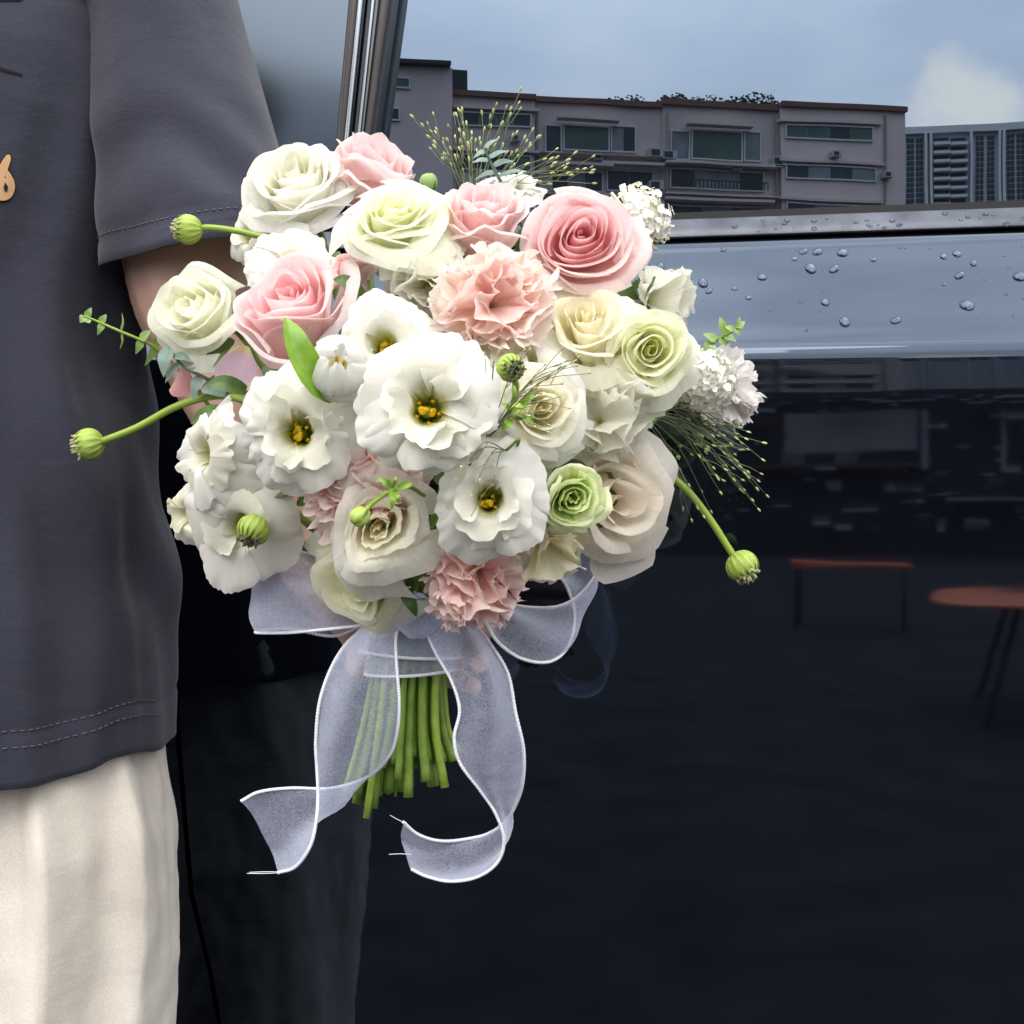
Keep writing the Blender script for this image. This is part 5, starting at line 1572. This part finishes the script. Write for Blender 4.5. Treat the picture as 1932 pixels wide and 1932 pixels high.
# ---- loose rose leaves deep between the heads
def rose_leaf(u, v, ln, ang, dy, w=.22, fc=(0, -.9, .4)):
    y = dome_y(u, v) + dy
    s = K * y
    p0 = px(u, v, y); d = np.array([math.cos(ang) * ln * s, -.004, math.sin(ang) * ln * s])
    P, q = leaf_grid([p0, p0 + d * .35 + np.array([0, -.004, .002]), p0 + d * .7 + np.array([0, -.004, .002]), p0 + d], ln * w * s, .25, fc, .8, 12, 7, .06)
    return P, q
leaf_root = empty('rose_foliage', BIND, frame_quat((0, 0, 1)), 'dark green rose leaves and their stem showing in the gaps between the flowers', 'foliage')
rg = random.Random(77)
spots = [(690, 565, 70, 2.6, .02), (745, 540, 70, -1.2, .03), (640, 440, 70, .4, .03), (610, 640, 70, 2, .05), (470, 740, 80, 3.0, .02), (500, 690, 70, -1, .03), (650, 780, 80, -1.4, .03), (985, 500, 70, 1.5, .05),
         (860, 640, 80, .2, .04), (1040, 900, 70, .3, .035), (1010, 935, 60, 3.6, .02), (760, 1110, 60, -1.1, .01), (790, 1060, 70, -1.3, .02), (560, 950, 70, .1, .03), (500, 935, 60, 0, .02),
         (820, 900, 70, -.6, .04), (760, 870, 80, -2, .05), (960, 870, 70, -.4, .04), (1100, 720, 80, .4, .05), (1180, 560, 80, .3, .06), (880, 480, 70, 1, .06),
         (440, 640, 80, -2.2, .03), (440, 780, 80, 3.4, .03), (610, 1030, 80, -1, .05), (830, 1000, 80, -1, .05), (990, 1010, 80, -.3, .05), (1120, 980, 90, -.2, .06), (700, 700, 90, 1, .06), (930, 830, 90, .5, .06), (560, 430, 90, 2, .06), (690, 495, 90, -.6, .05), (700, 440, 90, -1.2, .06), (610, 560, 90, 1.2, .06), (640, 600, 90, -.5, .06), (1180, 570, 90, -.9, .055), (1205, 600, 80, 2.2, .06), (980, 470, 90, -1.6, .06),
         (1010, 560, 80, -2.4, .06), (975, 620, 80, -.3, .06), (850, 470, 80, -1.5, .06), (870, 690, 80, .2, .05), (1080, 560, 80, 3.0, .06), (520, 560, 80, -.4, .06), (1260, 640, 70, -1.2, .05), (1240, 760, 70, -2.6, .05), (640, 860, 80, -1, .05)]
for (u, v, ln, ang, dy) in spots:
    P, q = rose_leaf(u, v, ln, ang, dy)
    MB().grid(to_local(leaf_root, P.reshape(-1, 3)).reshape(P.shape), q).build('leaf', LEAF, leaf_root)
for k in range(10):
    b0 = px(rg.uniform(480, 1200), rg.uniform(520, 980), .80)
    MB().tube(to_local(leaf_root, spline(stem_path(b0, (0, -1, .2), .02), 24)), .0022, 7).build('stem', STEM, leaf_root)

# ------------------------------------------------------------------ the ribbon
def ribbon_mat():
    m, t, b = new_mat('sheer_organza')
    b.inputs['Base Color'].default_value = (.74, .79, 1, 1)
    b.inputs['Roughness'].default_value = .22
    b.inputs['Sheen Weight'].default_value = 1.0
    b.inputs['Specular IOR Level'].default_value = .9
    uv = N(t, 'ShaderNodeTexCoord')
    n1 = N(t, 'ShaderNodeTexNoise'); n1.inputs['Scale'].default_value = 900; n1.inputs['Detail'].default_value = 2
    n2 = N(t, 'ShaderNodeTexNoise'); n2.inputs['Scale'].default_value = 40; n2.inputs['Detail'].default_value = 4
    L(t, uv.outputs['Object'], n1.inputs['Vector']); L(t, uv.outputs['Object'], n2.inputs['Vector'])
    bp = N(t, 'ShaderNodeBump'); bp.inputs['Strength'].default_value = .5; bp.inputs['Distance'].default_value = .0006
    b0_ = N(t, 'ShaderNodeBump'); b0_.inputs['Strength'].default_value = .6; b0_.inputs['Distance'].default_value = .006
    L(t, n2.outputs['Fac'], b0_.inputs['Height']); L(t, b0_.outputs['Normal'], bp.inputs['Normal'])
    L(t, n1.outputs['Fac'], bp.inputs['Height']); L(t, bp.outputs['Normal'], b.inputs['Normal'])
    tl_ = N(t, 'ShaderNodeBsdfTranslucent'); tl_.inputs['Color'].default_value = (.72, .75, 1, 1)
    m0 = N(t, 'ShaderNodeMixShader'); m0.inputs['Fac'].default_value = .35
    L(t, b.outputs['BSDF'], m0.inputs[1]); L(t, tl_.outputs['BSDF'], m0.inputs[2])
    tp = N(t, 'ShaderNodeBsdfTransparent')
    lw = N(t, 'ShaderNodeLayerWeight'); lw.inputs['Blend'].default_value = .42
    a1 = N(t, 'ShaderNodeMapRange'); a1.inputs['From Min'].default_value = .35; a1.inputs['From Max'].default_value = .68
    a1.inputs['To Min'].default_value = .25; a1.inputs['To Max'].default_value = .40
    L(t, n1.outputs['Fac'], a1.inputs['Value'])
    a2 = N(t, 'ShaderNodeMath', operation='MULTIPLY_ADD'); a2.inputs[1].default_value = .75
    L(t, lw.outputs['Facing'], a2.inputs[0]); L(t, a1.outputs['Result'], a2.inputs[2]); a2.use_clamp = True
    mx_ = N(t, 'ShaderNodeMixShader')
    L(t, a2.outputs[0], mx_.inputs['Fac']); L(t, tp.outputs['BSDF'], mx_.inputs[1]); L(t, m0.outputs['Shader'], mx_.inputs[2])
    L(t, mx_.outputs['Shader'], t.nodes['Material Output'].inputs['Surface'])
    return m
ORG = ribbon_mat()
CORD = flat_mat('white_wired_edge', (.80, .79, .84), .6, .3, var=.06, scale=300)
rib = empty('ribbon', BIND, Matrix.Identity(3).to_quaternion(), 'sheer lavender white organza ribbon with corded edges tied round the stems', 'ribbon')
def px3(q):
    return px(q[0], q[1], q[2])
def ribbon_strip(name, Lr, Rr, n=60, m=13, belly=.006, cord=.0010, ends=False, ripple=.0015):
    a = spline(np.array([px3(q) for q in Lr]), n); c = spline(np.array([px3(q) for q in Rr]), n)
    P = np.zeros((n, m, 3))
    for i in range(n):
        w = c[i] - a[i]
        tng = (a[min(i + 1, n - 1)] - a[max(i - 1, 0)] + c[min(i + 1, n - 1)] - c[max(i - 1, 0)])
        nn = np.cross(w, tng); nn /= np.linalg.norm(nn) + 1e-9
        if i == 0 and nn[1] > 0: sgn_ = -1
        elif i == 0: sgn_ = 1
        nn = nn * sgn_
        for j in range(m):
            s = j / (m - 1)
            P[i, j] = a[i] + w * s + nn * (belly * math.sin(math.pi * s) + ripple * math.sin(2 * math.pi * s * 1.5 + i * .16))
    o = MB().grid(to_local(rib, P.reshape(-1, 3)).reshape(P.shape), UV(m, n)).build(name, ORG, rib)
    for e in (a, c):
        E = spline(e, n * 5)
        rr = cord * (1 + .16 * np.sin(np.arange(len(E)) * 1.9))
        MB().tube(to_local(rib, E), rr, 6).build('edge_cord', CORD, o)
    return o
# left tail with its twist and flicked-out end
ribbon_strip('ribbon_tail',
 [(712, 1180, .775), (668, 1200, .765), (630, 1250, .758), (604, 1320, .756), (596, 1395, .758), (598, 1450, .760), (600, 1495, .758), (597, 1545, .752), (586, 1595, .752), (558, 1635, .756), (524, 1647, .762)],
 [(765, 1172, .765), (748, 1195, .756), (748, 1250, .750), (753, 1315, .748), (750, 1375, .750), (735, 1425, .757), (694, 1466, .768), (625, 1487, .772), (550, 1487, .770), (490, 1494, .764), (454, 1512, .760)], 80, 13, .008)
ribbon_strip('ribbon_tail',
 [(795, 1172, .765), (822, 1232, .757), (852, 1285, .752), (867, 1340, .750), (857, 1392, .750), (868, 1440, .752), (905, 1490, .756), (935, 1535, .760), (951, 1585, .764), (938, 1628, .768), (900, 1655, .770), (850, 1663, .770), (806, 1654, .768), (776, 1640, .766)],
 [(885, 1165, .775), (922, 1210, .768), (958, 1270, .762), (973, 1345, .760), (988, 1415, .762), (986, 1478, .768), (970, 1525, .776), (948, 1555, .784), (918, 1574, .788), (880, 1583, .786), (845, 1587, .780), (815, 1584, .776), (785, 1572, .772), (760, 1550, .768)], 90, 13, .008)
# bow loops
ribbon_strip('bow_loop',
 [(765, 1145, .772), (690, 1085, .775), (610, 1052, .778), (545, 1040, .782), (494, 1050, .790), (545, 1052, .802), (640, 1095, .806), (740, 1150, .800)],
 [(760, 1178, .765), (690, 1180, .762), (610, 1188, .764), (540, 1194, .772), (482, 1193, .786), (545, 1186, .806), (632, 1200, .812), (700, 1170, .808)], 70, 13, .006)
ribbon_strip('bow_loop',
 [(820, 1150, .772), (890, 1140, .770), (915, 1172, .764), (940, 1212, .762), (985, 1243, .764), (1035, 1249, .770), (1068, 1226, .780), (1083, 1182, .792), (1080, 1135, .804), (1050, 1085, .812), (980, 1080, .815), (880, 1130, .812)],
 [(815, 1120, .785), (880, 1118, .784), (945, 1136, .782), (1005, 1146, .784), (1060, 1142, .790), (1102, 1114, .800), (1130, 1068, .810), (1118, 1040, .820), (1085, 1022, .828), (1030, 1015, .832), (950, 1040, .830), (860, 1090, .822)], 80, 13, .004)
# wrap round the stems and the knot
def wrap(name, z0, z1, r0, r1, tilt, zw=0.0):
    n, m = 64, 7
    P = np.zeros((n, m, 3))
    for i in range(n):
        a = -math.pi / 2 + math.radians(-175 + 350 * i / (n - 1)) + .2
        for j in range(m):
            s = j / (m - 1)
            r = r0 + (r1 - r0) * s + .0006 * math.sin(5 * a + s * 3)
            P[i, j] = (r * math.cos(a), r * math.sin(a) * .95, z0 + (z1 - z0) * s + tilt * math.cos(a) * (.5 + s) + zw * math.sin(2 * a))
    o = MB().grid(P, UV(m, n)).build(name, ORG, rib)
    for e in (P[:, 0], P[:, -1]):
        E = spline(e, n * 4)
        MB().tube(E, .0011 * (1 + .15 * np.sin(np.arange(len(E)) * 1.9)), 6).build('edge_cord', CORD, o)
wrap('ribbon_wrap', .020, -.0235, .0305, .0285, .001)
wrap('ribbon_wrap', .016, -.0120, .0335, .0318, -.0015)
knot = MB().ball(px(783, 1160, .757) - BIND, (.016, .009, .013), None, 18, 12, lambda t, p: 1 + .10 * math.sin(3 * p + 2 * t) + .06 * math.sin(6 * t)).build('knot', ORG, rib)
PEARL = flat_mat('pearl', (.80, .77, .72), .15, .7, var=.03)
MB().ball(px(783, 1155, .742) - BIND, .0026, None, 14, 10).build('pearl_pin', PEARL, rib)
# frayed threads at the cut ends
mb = MB()
for q in ([(524, 1647, .762), (500, 1648, .762), (466, 1648, .763)], [(523, 1645, .762), (495, 1645, .763), (470, 1646, .764)], [(762, 1552, .768), (748, 1545, .768), (736, 1538, .768)], [(776, 1612, .766), (755, 1611, .766), (734, 1612, .767)]):
    mb.tube(to_local(rib, spline(np.array([px3(p) for p in q]), 8)), .00022, 4)
mb.build('loose_thread', CORD, rib)
